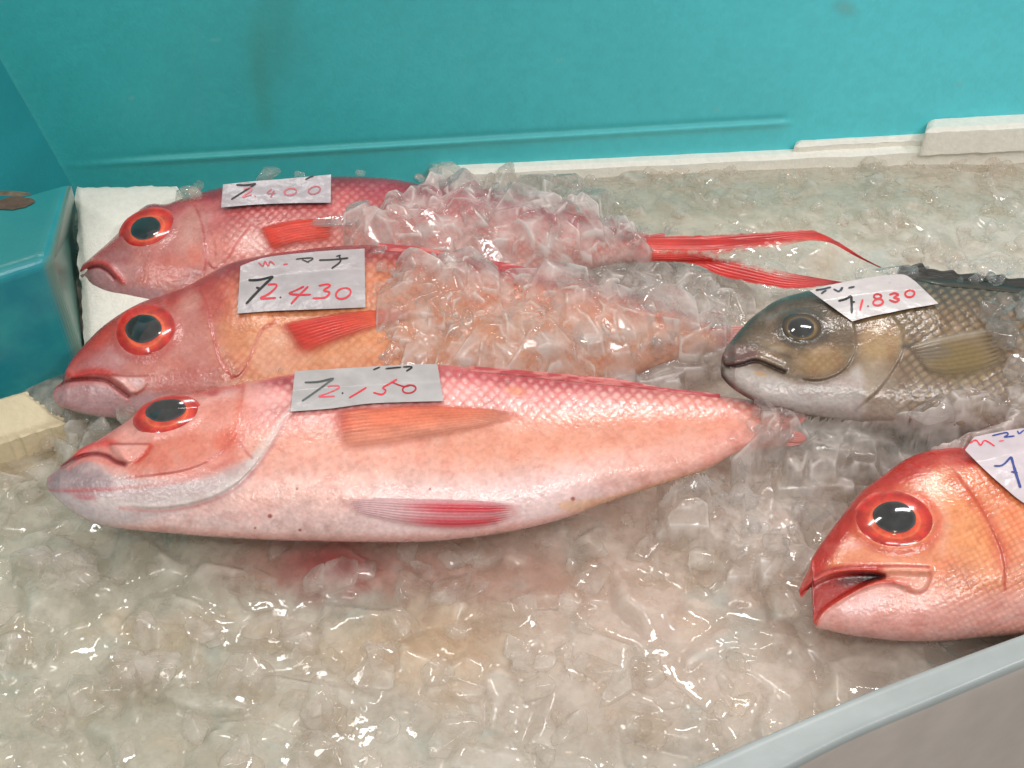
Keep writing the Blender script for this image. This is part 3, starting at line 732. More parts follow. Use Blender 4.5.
# ---- red fish at the right, mouth open
def det5(f):
    px, py, v = f.px, f.py, f.v
    red_base(f, C8(180, 44, 36), C8(212, 116, 78), C8(220, 138, 94), C8(214, 136, 108), C8(206, 142, 130), 6)
    sc = scales(px + .3 * py, py * .95 - .25 * px, 9, 8)
    k = sm(940, 985, px + .3 * (py - 520))
    f.h += .3 * k * (sc ** .7 - .5)
    f.mix(k * .45 * sm(.3, .9, sc), C8(240, 176, 120))  # painted highlight on each scale
    f.mul(k * .35 * (1 - sm(0, .5, sc)), np.array([.86, .68, .6]))
    fine = scales(px + .4 * py, py - .3 * px, 8, 7)
    f.mul(f.blob(965, 540, 50, 60, 0) * .5 * (1 - fine), np.array([.9, .8, .74]))
    f.mix(f.poly([(799, 591), (813, 555), (829, 533), (848, 508), (862, 491), (884, 475), (906, 459), (930, 450), (968, 452), (975, 465), (940, 470), (905, 482), (870, 505), (852, 530), (840, 548), (830, 560), (818, 580)], 7) * .9, C8(172, 34, 28))
    f.mix(f.poly([(930, 470), (955, 466), (985, 500), (1000, 540), (990, 580), (960, 560), (945, 520)], 14) * .45, C8(234, 160, 104))
    f.mix(f.poly([(925, 480), (938, 482), (950, 520), (945, 555), (935, 545), (938, 515)], 6) * .55, C8(232, 184, 158))
    f.mix(f.line([(955, 478), (975, 500), (990, 520), (1000, 545), (1004, 560)], 8) * .5, C8(190, 66, 42))
    f.h += f.plate([(952, 468), (975, 500), (992, 530), (1003, 560), (1004, 592)], 3.6, 34, 1)
    f.mix(f.line([(953, 469), (976, 500), (993, 530), (1004, 560), (1005, 592)], 1.8) * .6, C8(168, 58, 40))
    f.mix(f.line([(985, 470), (1005, 500), (1024, 540)], 9) * .4, C8(220, 110, 74))
    f.mix(f.poly([(838, 548), (856, 540), (880, 545), (905, 556), (930, 560), (925, 567), (880, 566), (845, 566)], 5) * .7, C8(224, 146, 116))
    f.mix(f.blob(852, 545, 14, 6, -5) * .6, C8(226, 160, 154))
    f.mix(f.poly([(815, 612), (840, 592), (870, 580), (905, 580), (940, 590), (980, 596), (1030, 590), (1030, 625), (940, 642), (860, 638), (818, 626)], 7) * .6, C8(222, 164, 156))
    f.mix(f.blob(862, 605, 34, 14, -12) * .7, C8(226, 182, 182))
    f.mix(f.line([(850, 629), (900, 636), (960, 632), (1024, 614)], 2.6) * .5, C8(196, 150, 146))
    f.mix(f.line([(870, 622), (930, 624), (1000, 606)], 2.0) * .4, C8(202, 126, 116))
    # mouth
    up = [(802, 588), (822, 572), (845, 567), (880, 566), (905, 566), (929, 567)]
    f.h += 4 * f.line([(x, y + 3) for x, y in up], 4.5)
    f.mix(f.line([(x, y + 3) for x, y in up[:4]], 5) * .9, C8(186, 40, 30))
    f.mix(f.line(up, 1.4) * .8, C8(150, 40, 34))
    gap = [(803, 593), (822, 580), (848, 573), (878, 574), (884, 577), (866, 584), (842, 597), (824, 610), (813, 622), (808, 606)]
    g = f.poly(gap, 2.5)
    f.h -= 13 * g
    f.mix(g * .95, C8(172, 52, 50))
    f.mix(f.blob(860, 578, 26, 7, -14) * g, C8(96, 14, 18))
    f.mix(f.blob(872, 577, 12, 4, -10) * g * .9, C8(40, 4, 10))
    lip = [(814, 622), (822, 608), (842, 595), (864, 584), (885, 580), (905, 583)]
    f.h += 2.4 * f.line([(x + 2, y + 2) for x, y in lip], 3)
    f.mix(f.line([(x + 2, y + 1) for x, y in lip], 2.8) * .9, C8(194, 56, 42))
    f.mix(f.line([(x + 4, y + 6) for x, y in lip], 2.6) * .6, C8(230, 168, 160))
    mx = [(882, 569), (926, 569), (930, 578), (922, 591), (908, 590), (888, 578)]
    f.h += 2.0 * f.poly(mx, 3.5)
    f.mix(f.poly(mx, 4) * .7, C8(222, 146, 122))
    f.mix(f.line([(929, 572), (931, 580), (923, 592), (908, 591)], 1.8) * .45, C8(186, 80, 62))
    f.mix(f.line([(885, 577), (905, 584), (912, 589)], 2) * .5, C8(206, 90, 74))
    f.mix(f.poly([(799, 590), (804, 584), (812, 580), (808, 592), (802, 597)], 2) * .9, C8(186, 36, 30))
    f.h += 2.4 * f.blob(895, 520, 48, 34, 8, .22) - 4 * f.blob(895, 520, 37, 26, 8, .2)
    f.mix((f.blob(896, 521, 50, 37, 8, .25) - f.blob(895, 520, 42, 29, 8, .15)) * .65, C8(196, 62, 42))
fish5 = Fish('red_fish',
    [(799, 591), (803, 580), (808, 570), (813.5, 555), (829, 532.5), (848, 507.5), (862, 491), (884, 474.5), (906, 459), (928.6, 450.5), (951, 447), (985, 440), (1024, 432), (1100, 426), (1200, 436), (1300, 458), (1390, 490), (1430, 500)],
    [(799, 591), (801, 597), (804, 595), (808, 590), (812.3, 588), (813.2, 604), (815, 626), (832, 631), (850, 635), (895, 640.5), (940, 641), (985, 637), (1024, 634), (1100, 630), (1200, 618), (1300, 586), (1390, 550), (1430, 548)],
    [(799, 5), (812, 15), (840, 24), (890, 34), (960, 44), (1060, 50), (1180, 44), (1300, 30), (1390, 15), (1430, 10)],
    19, 0.008, det5, 'red fish with open mouth near the grey rim, lower right', None, nv=190, pivot=(940, 641))
fish5.eye(895, 520.5, 42, 29.5, 8, 894.5, 517, 21.8, 15.5, 8, red_iris, dome=.20)
fish5.fin('pectoral_fin', [(1060, 520), (1100, 515), (1160, 510), (1240, 515)], [(1066, 560), (1100, 560), (1160, 545), (1240, 518)], pec3, 2.6, .7, 12)
fish5.fin('caudal_fin', [(1420, 500), (1460, 485), (1540, 455)], [(1420, 524), (1470, 515), (1540, 470)], tail1, 1, .7, 7)
fish5.fin('caudal_fin', [(1420, 522), (1470, 535), (1540, 580)], [(1420, 548), (1460, 560), (1540, 590)], tail1, 1, .7, 7)

FISH = [fish1, fish2, fish3, fish4, fish5]

# ================================================================== PRICE TAGS
BLACK, RED, BLUE = C8(28, 26, 28), C8(206, 40, 56), C8(36, 62, 150)
def price_tag(fish, top, bot, label, strokes, paper=(178, 171, 172), lift=1.6, vmin=.14, n=70, m=34, curl=0.0):
    A = resample(crom(top, 8), n); B = resample(crom(bot, 8), n)
    t = np.linspace(0, 1, m)[None]
    px = A[:, :1] * (1 - t) + B[:, :1] * t; py = A[:, 1:] * (1 - t) + B[:, 1:] * t
    u = np.repeat(np.linspace(0, 1, n)[:, None], m, 1); w = np.repeat(t, n, 0)
    def hh(px, py):
        return fish.base(px, py, vmin) + 3.2 + lift + 3.0 * (fbm(px / 34, py / 22, 31 + top[0][0]) - .5)
    h = hh(px, py) + curl * (sm(.8, 1, u) + sm(.8, 1, 1 - u)) 
    c = np.ones(px.shape + (3,)) * C8(*paper)
    c *= (.95 + .1 * fbm(px / 18, py / 12, 33))[..., None]
    k = n * m
    P = fish.pos(px, py, h).reshape(-1, 3); Q = P - fish.pl.n * 0.00025
    root = empty('price_tag', None, label, 'price tag', 'handwritten price tags on the fish')
    raw_mesh('paper', np.vstack([P, Q]), [grid_faces(n, m, 0, True), grid_faces(n, m, k)], M_paper, root, np.vstack([srgb(c).reshape(-1, 3)] * 2))
    by = {}
    for col, wd, pts in strokes:
        by.setdefault(tuple(col), []).append((wd, pts))
    for col, ss in by.items():
        V = []; Fc = []; o = 0; CC = []
        for wd, pts in ss:
            p = crom(pts, 6) if len(pts) > 2 else np.array(pts, float)
            L = np.sum(np.linalg.norm(np.diff(p, axis=0), axis=1))
            k2 = max(6, int(L / .9)); p = resample(p, k2)
            d = np.gradient(p, axis=0); d /= np.linalg.norm(d, axis=1)[:, None] + 1e-9
            nn = np.stack([-d[:, 1], d[:, 0]], 1)
            ww = wd * .5 * (.75 + .5 * fbm(np.arange(k2) / 7, np.full(k2, wd * 3.3 + pts[0][0]), 41)) * np.minimum(1, .55 + np.minimum(np.arange(k2), np.arange(k2)[::-1]) / 3)
            l = p + nn * ww[:, None]; r = p - nn * ww[:, None]
            g = np.stack([l, p, r], 1)
            hv = hh(g[..., 0], g[..., 1]) + .55
            V.append(fish.pos(g[..., 0], g[..., 1], hv).reshape(-1, 3))
            Fc.append(grid_faces(k2, 3, o, True)); o += 3 * k2
            cc = np.ones((3 * k2, 3)) * np.array(col) * (.85 + .3 * rng.random())
            CC.append(cc)
        ob = raw_mesh('handwriting', np.vstack(V), np.vstack(Fc), M_ink, root, srgb(np.clip(np.vstack(CC), 0, 1)))
        ob['label'] = {tuple(BLACK): 'black', tuple(RED): 'red', tuple(BLUE): 'blue'}.get(col, 'dark') + ' marker handwriting'
    return root

def ring(cx, cy, rx, ry, rot=0, n=14, a0=-70, a1=300):
    q = math.radians(rot); out = []
    for a in np.radians(np.linspace(a0, a1, n)):
        x, y = rx * math.cos(a), ry * math.sin(a)
        out.append((cx + x * math.cos(q) - y * math.sin(q), cy + x * math.sin(q) + y * math.cos(q)))
    return out

def conv(ox, oy, sc, strokes):
    return [(c, w, [(ox + x / sc, oy + y / sc) for x, y in p]) for c, w, p in strokes]

price_tag(fish1, [(223, 184.5), (250, 181.5), (276, 179.5), (304, 177), (331, 174.5)], [(221, 207.5), (250, 204.8), (276, 203.5), (304, 202.8), (330.7, 202.6)],
    'narrow curled price tag reading 72,400 in washed out writing on the rearmost fish',
    conv(210, 165, 4.953, [
        (BLACK, 1.7, [(130, 98), (180, 99), (228, 92)]), (BLACK, 1.8, [(228, 92), (165, 132), (105, 170)]),
        (RED * .6 + .35, 1.3, [(168, 120), (200, 112), (206, 124), (180, 142), (160, 157), (206, 146)]), (RED * .6 + .35, 1.4, [(225, 148), (222, 156)]),
        (RED * .6 + .35, 1.4, [(305, 118), (284, 140), (325, 140)]), (RED * .6 + .35, 1.3, [(318, 125), (300, 160)]),
        (RED * .6 + .35, 1.5, ring(398, 132, 30, 17, -10)), (RED * .6 + .35, 1.4, ring(517, 124, 30, 18, -18)),
        (BLACK, 1.3, [(472, 72), (495, 60), (514, 54)])]), paper=(172, 163, 168), vmin=.2)
price_tag(fish2, [(240.5, 266), (255, 260.5), (271, 256.5), (317, 251.5), (364.5, 248.5)], [(237.3, 313.5), (270, 311), (300, 309.8), (335, 308.5), (365.5, 307.3)],
    'grey white price tag reading 72.430 in black and red on the middle red fish',
    conv(210, 165, 4.953, [
        (BLACK, 2.3, [(190, 570), (245, 568), (314, 551)]), (BLACK, 2.5, [(314, 551), (240, 622), (178, 688)]), (BLACK, 2.2, [(228, 606), (255, 614)]),
        (RED, 1.8, [(286, 592), (325, 590), (326, 606), (290, 638), (250, 660), (326, 657)]), (RED * .4, 2.0, [(347, 652), (351, 658)]),
        (RED, 1.8, [(466, 600), (430, 618), (392, 636), (450, 642), (500, 641)]), (RED, 1.9, [(487, 600), (440, 645), (400, 688)]),
        (RED, 1.8, [(538, 598), (580, 590), (595, 598), (563, 620), (592, 630), (570, 655), (508, 660)]),
        (RED, 1.8, ring(660, 635, 38, 25, -22)),
        (RED * .8 + .15, 1.3, [(240, 482), (262, 500), (272, 476), (288, 500), (298, 476), (320, 494)]), (RED * .8 + .15, 1.3, [(362, 492), (385, 488)]),
        (BLACK, 1.3, [(425, 466), (470, 461), (512, 462), (478, 482)]), (BLACK, 1.2, [(455, 468), (490, 482)]),
        (BLACK, 1.4, [(625, 452), (648, 446)]), (BLACK, 1.6, [(540, 471), (610, 468), (685, 460)]), (BLACK, 1.6, [(640, 450), (645, 478), (602, 512)])]), paper=(174, 166, 168), vmin=.13)
price_tag(fish3, [(295, 371), (330, 369), (372, 366.5), (405, 364.5), (437.3, 364)], [(290.5, 411.5), (330, 408.5), (368, 403.6), (405, 402), (443.5, 401)],
    'flat price tag reading 72.150 with blurred grey seven on the nearest red fish',
    conv(280, 350, 5.689, [
        (C8(78, 84, 82), 1.9, [(140, 184), (220, 180), (306, 160)]), (C8(78, 84, 82), 2.0, [(306, 160), (205, 235), (125, 290)]),
        (RED * .75 + .2, 1.4, [(270, 206), (325, 202), (334, 216), (275, 244), (220, 264), (312, 262)]), (C8(70, 74, 74), 2.0, [(352, 242), (360, 247)]),
        (RED, 1.7, [(492, 212), (440, 244), (393, 271)]),
        (RED, 1.7, [(666, 165), (622, 192), (585, 214), (602, 230), (580, 252), (530, 241)]), (RED, 1.6, [(640, 184), (700, 206), (735, 203)]),
        (RED, 1.7, ring(735, 222, 38, 22, -10)),
        (BLACK, 1.3, [(530, 112), (570, 96)]), (BLACK, 1.5, [(600, 106), (690, 97)]), (BLACK, 1.6, [(700, 96), (752, 96), (718, 120)])]), paper=(176, 172, 172), vmin=.1)
price_tag(fish4, [(809.5, 290.5), (832, 284.5), (855, 280), (880, 276), (903, 274.5), (915, 281)], [(852.3, 321.3), (870, 316.5), (890, 312.5), (912, 308), (928, 305.5), (938.3, 303.4)],
    'price tag reading 71.830 draped over the back of the grey fish',
    conv(800, 260, 6.4, [
        (BLACK, 2.4, [(245, 262), (290, 250), (328, 228)]), (BLACK, 2.6, [(328, 228), (331, 285), (332, 340)]), (BLACK, 1.8, [(328, 270), (352, 267)]),
        (RED, 2.3, [(402, 250), (392, 288), (384, 322)]), (C8(90, 40, 50), 2, [(432, 294), (440, 297)]),
        (RED, 2.0, ring(497, 232, 24, 15, 0)), (RED, 2.0, ring(500, 270, 32, 20, -10)),
        (RED, 2.0, [(572, 222), (605, 212), (630, 222), (600, 240), (634, 250), (612, 268), (570, 254)]),
        (RED, 2.0, ring(703, 215, 30, 22, -10)),
        (C8(44, 66, 82), 1.8, [(100, 192), (150, 185), (200, 172)]), (C8(44, 66, 82), 1.8, [(135, 215), (170, 192)]),
        (C8(44, 66, 82), 1.8, [(215, 185), (250, 200), (272, 172), (262, 198)]), (C8(44, 66, 82), 1.8, [(310, 178), (350, 170)])]), paper=(196, 190, 190), vmin=.1)
price_tag(fish5, [(974, 437), (990, 433.5), (1010, 430), (1030, 427.5), (1060, 424), (1090, 424)], [(965, 450), (983, 468), (1003, 486), (1024, 503), (1056, 520), (1090, 522)],
    'price tag with a large blue seven on the open mouthed red fish at right edge',
    conv(944, 400, 6.4, [
        (BLUE, 2.0, [(320, 421), (375, 416), (430, 362)]), (BLUE, 2.6, [(430, 362), (455, 450), (490, 562)]), (BLUE, 2.0, [(430, 458), (472, 466)]),
        (BLUE, 1.4, [(308, 228), (350, 218), (400, 208), (410, 222), (386, 236), (452, 230)]), (BLUE, 1.4, [(470, 196), (482, 214), (512, 192)]), (BLUE, 1.4, [(512, 192), (545, 200), (600, 180)]),
        (RED, 1.4, [(165, 276), (205, 256), (235, 288), (262, 258), (325, 294)]), (RED * .7 + .25, 1.2, [(352, 262), (384, 258)]),
        (RED, 2.4, [(600, 470), (590, 560)])]), paper=(200, 188, 194), vmin=.1)

# ================================================================== SETTING: box, foam, rim
def relief_px(name, plane, x0, x1, y0, y1, nx, ny, fn, mtl, parent=None):
    px, py = np.meshgrid(np.linspace(x0, x1, nx), np.linspace(y0, y1, ny), indexing='ij')
    f = Field(px, py, np.zeros(px.shape)); fn(f)
    P = plane.at(px, py, f.h)
    return raw_mesh(name, P.reshape(-1, 3), grid_faces(nx, ny, 0, True), mtl, parent, srgb(np.clip(f.c, 0, 1)).reshape(-1, 3))

wl = on_z(70, 184, 0.002); wr = on_z(1024, 139, 0.002)
wdir = (wr - wl) / np.linalg.norm(wr - wl)
wn = np.cross(wdir, [0, 0, 1]); wn = wn if wn[1] < 0 else -wn
WALL = Plane(wl, wn + np.array([0, 0, .06]))
def wall_fn(f):
    px, py = f.px, f.py
    f.c[:] = C8(62, 176, 178)
    f.mix(sm(60, 950, px), C8(92, 206, 216))  # brighter light at the right painted into the wall colour
    f.c *= (.97 + .06 * fbm(px / 120, py / 90, 51))[..., None]
    f.c *= (.975 + .05 * fbm(px / 5, py / 5, 52, 2))[..., None]
    f.mix(sm(.6, .85, fbm(px / 14, py / 60, 58)) * .06, C8(120, 186, 186))
    yl = np.interp(px, [70, 790], [165, 122])
    on = sm(40, 200, px) * (1 - sm(778, 796, px))
    d = py - yl
    f.h += on * (.0028 * np.exp(-(d / 3.2) ** 2) + .002 * sm(-2, 3, d))
    f.mix(on * np.exp(-((d - 4) / 5) ** 2) * .22, C8(110, 180, 176))  # highlight along the ridge painted as a pale band
    f.mix(on * np.exp(-((d + 5) / 4) ** 2) * .3, C8(28, 112, 108))  # shade above the ridge painted as a dark band
    st = np.exp(-((px - 262 + 4 * np.sin(py / 30)) / 9) ** 2) * sm(0, 60, py) * (1 - sm(110, 150, py))
    f.mix(st * .16, C8(84, 110, 84))
    st = np.exp(-((px - 275) / 22) ** 2) * (1 - sm(40, 120, py)); f.mix(st * .15, C8(70, 110, 100))
    for x, y in ((215, 40), (131, 98), (846, 6), (716, 110), (560, 60), (960, 84)):
        f.mix(f.blob(x, y, 3, 2.4, 0, .6) * .4, C8(150, 190, 188))
    f.mix(f.blob(845, 8, 14, 9, 20) * .3, C8(120, 150, 148))
wall = empty('cold_box', None, 'turquoise plastic wall of the fish box behind the ice', 'box')
relief_px('back_wall', WALL, -140, 1560, -90, 250, 420, 200, wall_fn, M_wall, wall)

# left wall of the box: a drafted panel running toward the viewer from the corner line
c_bot = WALL.at(66., 176., 0.002); c_top = WALL.at(-2., 56., 0.002); c_up = c_bot + (c_top - c_bot) * 2.6
c_bot2 = c_bot + (c_bot - c_top) * .6
def patch(name, a, b, c, d, n, m, colf, mtl, parent=None, hf=None):
    """bilinear patch a-b (first edge) to d-c (last edge)"""
    u = np.linspace(0, 1, n)[:, None, None]; v = np.linspace(0, 1, m)[None, :, None]
    P = (a * (1 - u) + b * u) * (1 - v) + (d * (1 - u) + c * u) * v
    nn = np.cross(b - a, d - a); nn = nn / np.linalg.norm(nn)
    if nn[2] < -1e-6 or (abs(nn[2]) < .2 and nn @ (CAM - a) < 0): nn = -nn
    if hf is not None: P = P + nn * hf(u[..., 0] + 0 * v[..., 0], v[..., 0] + 0 * u[..., 0])[..., None]
    cc = colf(u[..., 0] + 0 * v[..., 0], v[..., 0] + 0 * u[..., 0])
    return raw_mesh(name, P.reshape(-1, 3), grid_faces(n, m), mtl, parent, srgb(np.clip(cc, 0, 1)).reshape(-1, 3))
tow = np.array([-.22, -1.0, 0]); tow /= np.linalg.norm(tow)
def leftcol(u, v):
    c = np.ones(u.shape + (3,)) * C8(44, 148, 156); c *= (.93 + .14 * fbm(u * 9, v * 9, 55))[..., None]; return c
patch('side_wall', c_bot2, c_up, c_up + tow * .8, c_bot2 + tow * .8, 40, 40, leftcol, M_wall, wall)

# moulded ledge at the left: top at its own height, rounded edges
# front corner: bottom (81,356) on the ice, top (50,255)
cb = on_z(81, 358, -0.004)
best = min((abs((512 + (cb[0]) / ((np.array([cb[0], cb[1], z]) - CAM) @ FW) * F) - 50) + abs((384 - ((np.array([cb[0], cb[1], z]) - CAM) @ UP) / ((np.array([cb[0], cb[1], z]) - CAM) @ FW) * F) - 255), z) for z in np.linspace(0, .2, 400))
ZT = best[1]
lt = on_z(48, 257, ZT); lb = on_z(71, 184, ZT)          # top right edge, front and back
lf = on_z(-150, 330, ZT)                                 # front edge to the left, outside the frame
lf = on_z(0, 272, ZT) + (on_z(0, 272, ZT) - lt) * 2.0
bm = bmesh.new()
back_l = lb + (lf - lt)
ring_t = [lt, lf, back_l, lb]
sd = np.array([.006, -.012, 0])
vt = [bm.verts.new(Vector(p)) for p in ring_t]
vb = [bm.verts.new(Vector((p[0] + (.004 if i in (0, 3) else 0), p[1] - (.004 if i in (0, 1) else 0), -.06))) for i, p in enumerate(ring_t)]
_P = on_z(75, 200, .022); _q = lb + (_P - lb) * ((-.06 - lb[2]) / (_P[2] - lb[2])); vb[3].co = Vector(_q)
_P = on_z(80, 352, .002); _q = lt + (_P - lt) * ((-.06 - lt[2]) / (_P[2] - lt[2])); vb[0].co = Vector(_q)
bm.faces.new(vt); bm.faces.new(vb[::-1])
for i in range(4):
    j = (i + 1) % 4; bm.faces.new([vt[j], vt[i], vb[i], vb[j]])
bmesh.ops.recalc_face_normals(bm, faces=bm.faces)
ed = [e for e in bm.edges if any(v in vt[:1] for v in e.verts) or (vt[0] in e.verts) or (vt[3] in e.verts and vt[0] in e.verts) or (vt[1] in e.verts and vt[0] in e.verts)]
bmesh.ops.bevel(bm, geom=ed, offset=.009, segments=8, profile=.5, affect='EDGES')

def teal_ledge():
    m, nt, b = mat('teal_ledge_plastic')
    tc = node(nt, 'ShaderNodeTexCoord'); geo = node(nt, 'ShaderNodeNewGeometry')
    nz = node(nt, 'ShaderNodeTexNoise', Scale=45.0, Detail=4.0); nt.links.new(tc.outputs['Object'], nz.inputs['Vector'])
    r = node(nt, 'ShaderNodeValToRGB'); nt.links.new(nz.outputs['Fac'], r.inputs['Fac'])
    r.color_ramp.elements[0].position = .3; r.color_ramp.elements[0].color = (*srgb(C8(28, 134, 150)), 1)
    r.color_ramp.elements[1].position = .75; r.color_ramp.elements[1].color = (*srgb(C8(48, 156, 162)), 1)
    # paler grey-green plastic on the side that faces the fish
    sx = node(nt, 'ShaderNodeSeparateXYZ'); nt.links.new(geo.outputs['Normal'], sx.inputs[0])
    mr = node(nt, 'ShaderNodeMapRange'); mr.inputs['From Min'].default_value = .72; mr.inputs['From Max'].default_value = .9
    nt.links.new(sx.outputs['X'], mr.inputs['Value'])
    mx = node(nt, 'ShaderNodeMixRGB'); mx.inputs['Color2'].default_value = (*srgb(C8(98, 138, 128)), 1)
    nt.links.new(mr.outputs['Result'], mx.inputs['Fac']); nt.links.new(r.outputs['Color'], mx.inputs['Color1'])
    mz = node(nt, 'ShaderNodeMapRange'); mz.inputs['From Min'].default_value = .6; mz.inputs['From Max'].default_value = .95; mz.inputs['To Max'].default_value = .8  # upward faces darkened in the colour to offset light from above
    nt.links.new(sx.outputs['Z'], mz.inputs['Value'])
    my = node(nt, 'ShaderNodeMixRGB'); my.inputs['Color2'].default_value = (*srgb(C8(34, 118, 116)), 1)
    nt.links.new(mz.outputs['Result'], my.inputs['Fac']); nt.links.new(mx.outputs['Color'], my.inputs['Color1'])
    nt.links.new(my.outputs['Color'], b.inputs['Base Color'])
    b.inputs['Roughness'].default_value = .3
    bp = node(nt, 'ShaderNodeBump', Strength=.2, Distance=.001)
    n2 = node(nt, 'ShaderNodeTexNoise', Scale=260.0, Detail=2.0); nt.links.new(tc.outputs['Object'], n2.inputs['Vector'])
    nt.links.new(n2.outputs['Fac'], bp.inputs['Height']); nt.links.new(bp.outputs['Normal'], b.inputs['Normal'])
    return m
ledge = bm_obj('ledge', bm, teal_ledge(), wall)
# rust spot on the ledge top
TOPP = Plane(lt + np.array([0, 0, .0006]), (0, 0, 1))
def blot(name, cx, cy, rx, ry, rot, seed, col, plane, parent, mtl, h=0.0):
    nr, na = 8, 48
    r = np.linspace(0, 1, nr)[:, None]; th = np.linspace(0, 2 * np.pi, na)[None]
    wob = .75 + .5 * fbm(np.cos(th) * 1.5 + 5, np.sin(th) * 1.5 + 5, seed)
    q = math.radians(rot); x = r * rx * np.cos(th) * wob; y = r * ry * np.sin(th) * wob
    px = cx + x * math.cos(q) - y * math.sin(q); py = cy + x * math.sin(q) + y * math.cos(q)
    hh = h * (1 - r ** 2) + 0 * th
    c = np.ones(px.shape + (3,)) * col * (.8 + .4 * fbm(px / 4, py / 3, seed + 1))[..., None]
    return raw_mesh(name, plane.at(px, py, hh).reshape(-1, 3), grid_faces(nr, na, 0, True), mtl, parent, srgb(np.clip(c, 0, 1)).reshape(-1, 3))
M_rust = attr_mat('rust_stain', rough=.6, mottling=.3, mscale=300)
s1 = blot('rust_stain', 14, 203, 22, 6.5, -6, 3, C8(82, 62, 48), TOPP, wall, M_rust)
s2 = blot('rust_stain', 12, 193.5, 20, 2.6, 2, 9, C8(96, 84, 66), TOPP, wall, M_rust)

# grey rim, lower right
ZR = 0.030
inn = np.array([(520, 846), (600, 809), (689, 768), (780, 728), (865, 692), (945, 661.5), (1024, 632.5), (1150, 588), (1500, 470)], float)
out_ = np.array([(630, 850), (700, 814), (790, 768), (826, 749), (868, 729), (945, 697), (1024, 664), (1150, 614), (1500, 486)], float)
I = on_z(*crom(inn, 8).T, ZR); O = on_z(*resample(crom(out_, 8), len(I)).T, ZR)
I = resample(I, 80); O = resample(O, 80)
prof = []   # cross-section rows
nrm = (O - I); nrm /= np.linalg.norm(nrm, axis=1)[:, None]
dn = np.array([0, 0, -1.0])
rows = [I + dn * .07, I + dn * .02, I + dn * .003, I + nrm * .0012 + dn * .0006, I + nrm * .003]
for k in (.25, .5, .75): rows.append(I + (O - I) * k)
for a in np.linspace(0, 90, 7):
    a = math.radians(a); rows.append(O - nrm * .005 * (1 - math.sin(a)) + dn * .005 * (1 - math.cos(a)))
for k in (.012, .03, .06, .1, .16, .24, .34, .46): rows.append(O + dn * k - nrm * k * .02)
R = np.stack(rows, 1)
cc = np.ones(R.shape) * C8(158, 166, 166); cc[:, 14:] = C8(208, 198, 190)
uu = np.arange(80)[:, None] / 6; ww = np.arange(R.shape[1])[None] / 3
cc *= (.94 + .12 * fbm(uu, ww, 61))[..., None]
rim = raw_mesh('tray_rim', R.reshape(-1, 3), grid_faces(80, R.shape[1]), M_rim, None, srgb(np.clip(cc, 0, 1)).reshape(-1, 3))
tag(rim, 'pale grey plastic rim crossing the lower right corner in front of the ice', 'rim')

# white foam boards
def foam(name, quad, zs, th, label, seed, col=(236, 232, 222)):
    P = [on_z(x, y, z) for (x, y), z in zip(quad, zs)]
    if len(P) == 6: P = [P[0], P[2], P[3], P[5]]
    n, m = 60, 40
    u = np.linspace(0, 1, n)[:, None, None]; v = np.linspace(0, 1, m)[None, :, None]
    a, b, c, d = P
    G = (a * (1 - u) + b * u) * (1 - v) + (d * (1 - u) + c * u) * v
    U = u[..., 0] + 0 * v[..., 0]; V = v[..., 0] + 0 * u[..., 0]
    lu = np.linalg.norm(b - a); lv = np.linalg.norm(d - a)
    e = np.minimum(np.minimum(U, 1 - U) * lu, np.minimum(V, 1 - V) * lv)
    G = G + np.array([0, 0, 1.]) * (-.003 * (1 - sm(0, .004, e)) + .0012 * (fbm(U * lu * 90, V * lv * 90, seed) - .5))[..., None]
    j = (fbm(U * 14, V * 14, seed + 3) - .5)[..., None] * .004
    G[0] += j[0] * np.array([1, 1, 0]); G[-1] += j[-1] * np.array([1, 1, 0]); G[:, 0] += j[:, 0] * np.array([1, 1, 0]); G[:, -1] += j[:, -1] * np.array([1, 1, 0])
    # skirt
    loop = np.concatenate([G[:, 0], G[-1, 1:], G[-2::-1, -1], G[0, -2:0:-1]])
    k = len(loop)
    low = loop.copy(); low[:, 2] -= th
    nv = n * m
    V_ = np.vstack([G.reshape(-1, 3), loop, low])
    i = np.arange(k); jn = (i + 1) % k
    sk = np.stack([nv + i, nv + jn, nv + k + jn, nv + k + i], 1)
    c8 = np.ones((len(V_), 3)) * C8(*col)
    o = raw_mesh(name, V_, [grid_faces(n, m), sk], M_foam, None, srgb(c8))
    return tag(o, label, 'foam board')
foam('foam_board', [(74, 184), (176, 183), (320, 420), (84, 372)], [.030, .030, -.006, -.006], .03, 'white foam board standing behind the heads of the rear fish, beside the teal ledge', 71)
foam('foam_board', [(-60, 410), (24, 389), (66, 420), (-30, 450)], [.004, .004, -.006, -.010], .03, 'cream foam scrap poking from the ice below the teal ledge', 72, (216, 200, 168))
foam('foam_board', [(430, 164), (800, 147), (1075, 133.5), (1075, 143), (800, 155), (430, 173)], [.004] * 6, .03, 'long thin white foam strip lining the base of the back wall', 73, (238, 234, 224))
foam('foam_block', [(797, 138.5), (928, 131.5), (930, 137), (795, 144.5)], [.012] * 4, .010, 'flat white foam block lying by the wall, left of the thicker one', 74)
foam('foam_block', [(930, 117.5), (1090, 108), (1090, 122), (926, 130)], [.026] * 4, .022, 'thick white foam block by the wall in the upper right corner', 75)

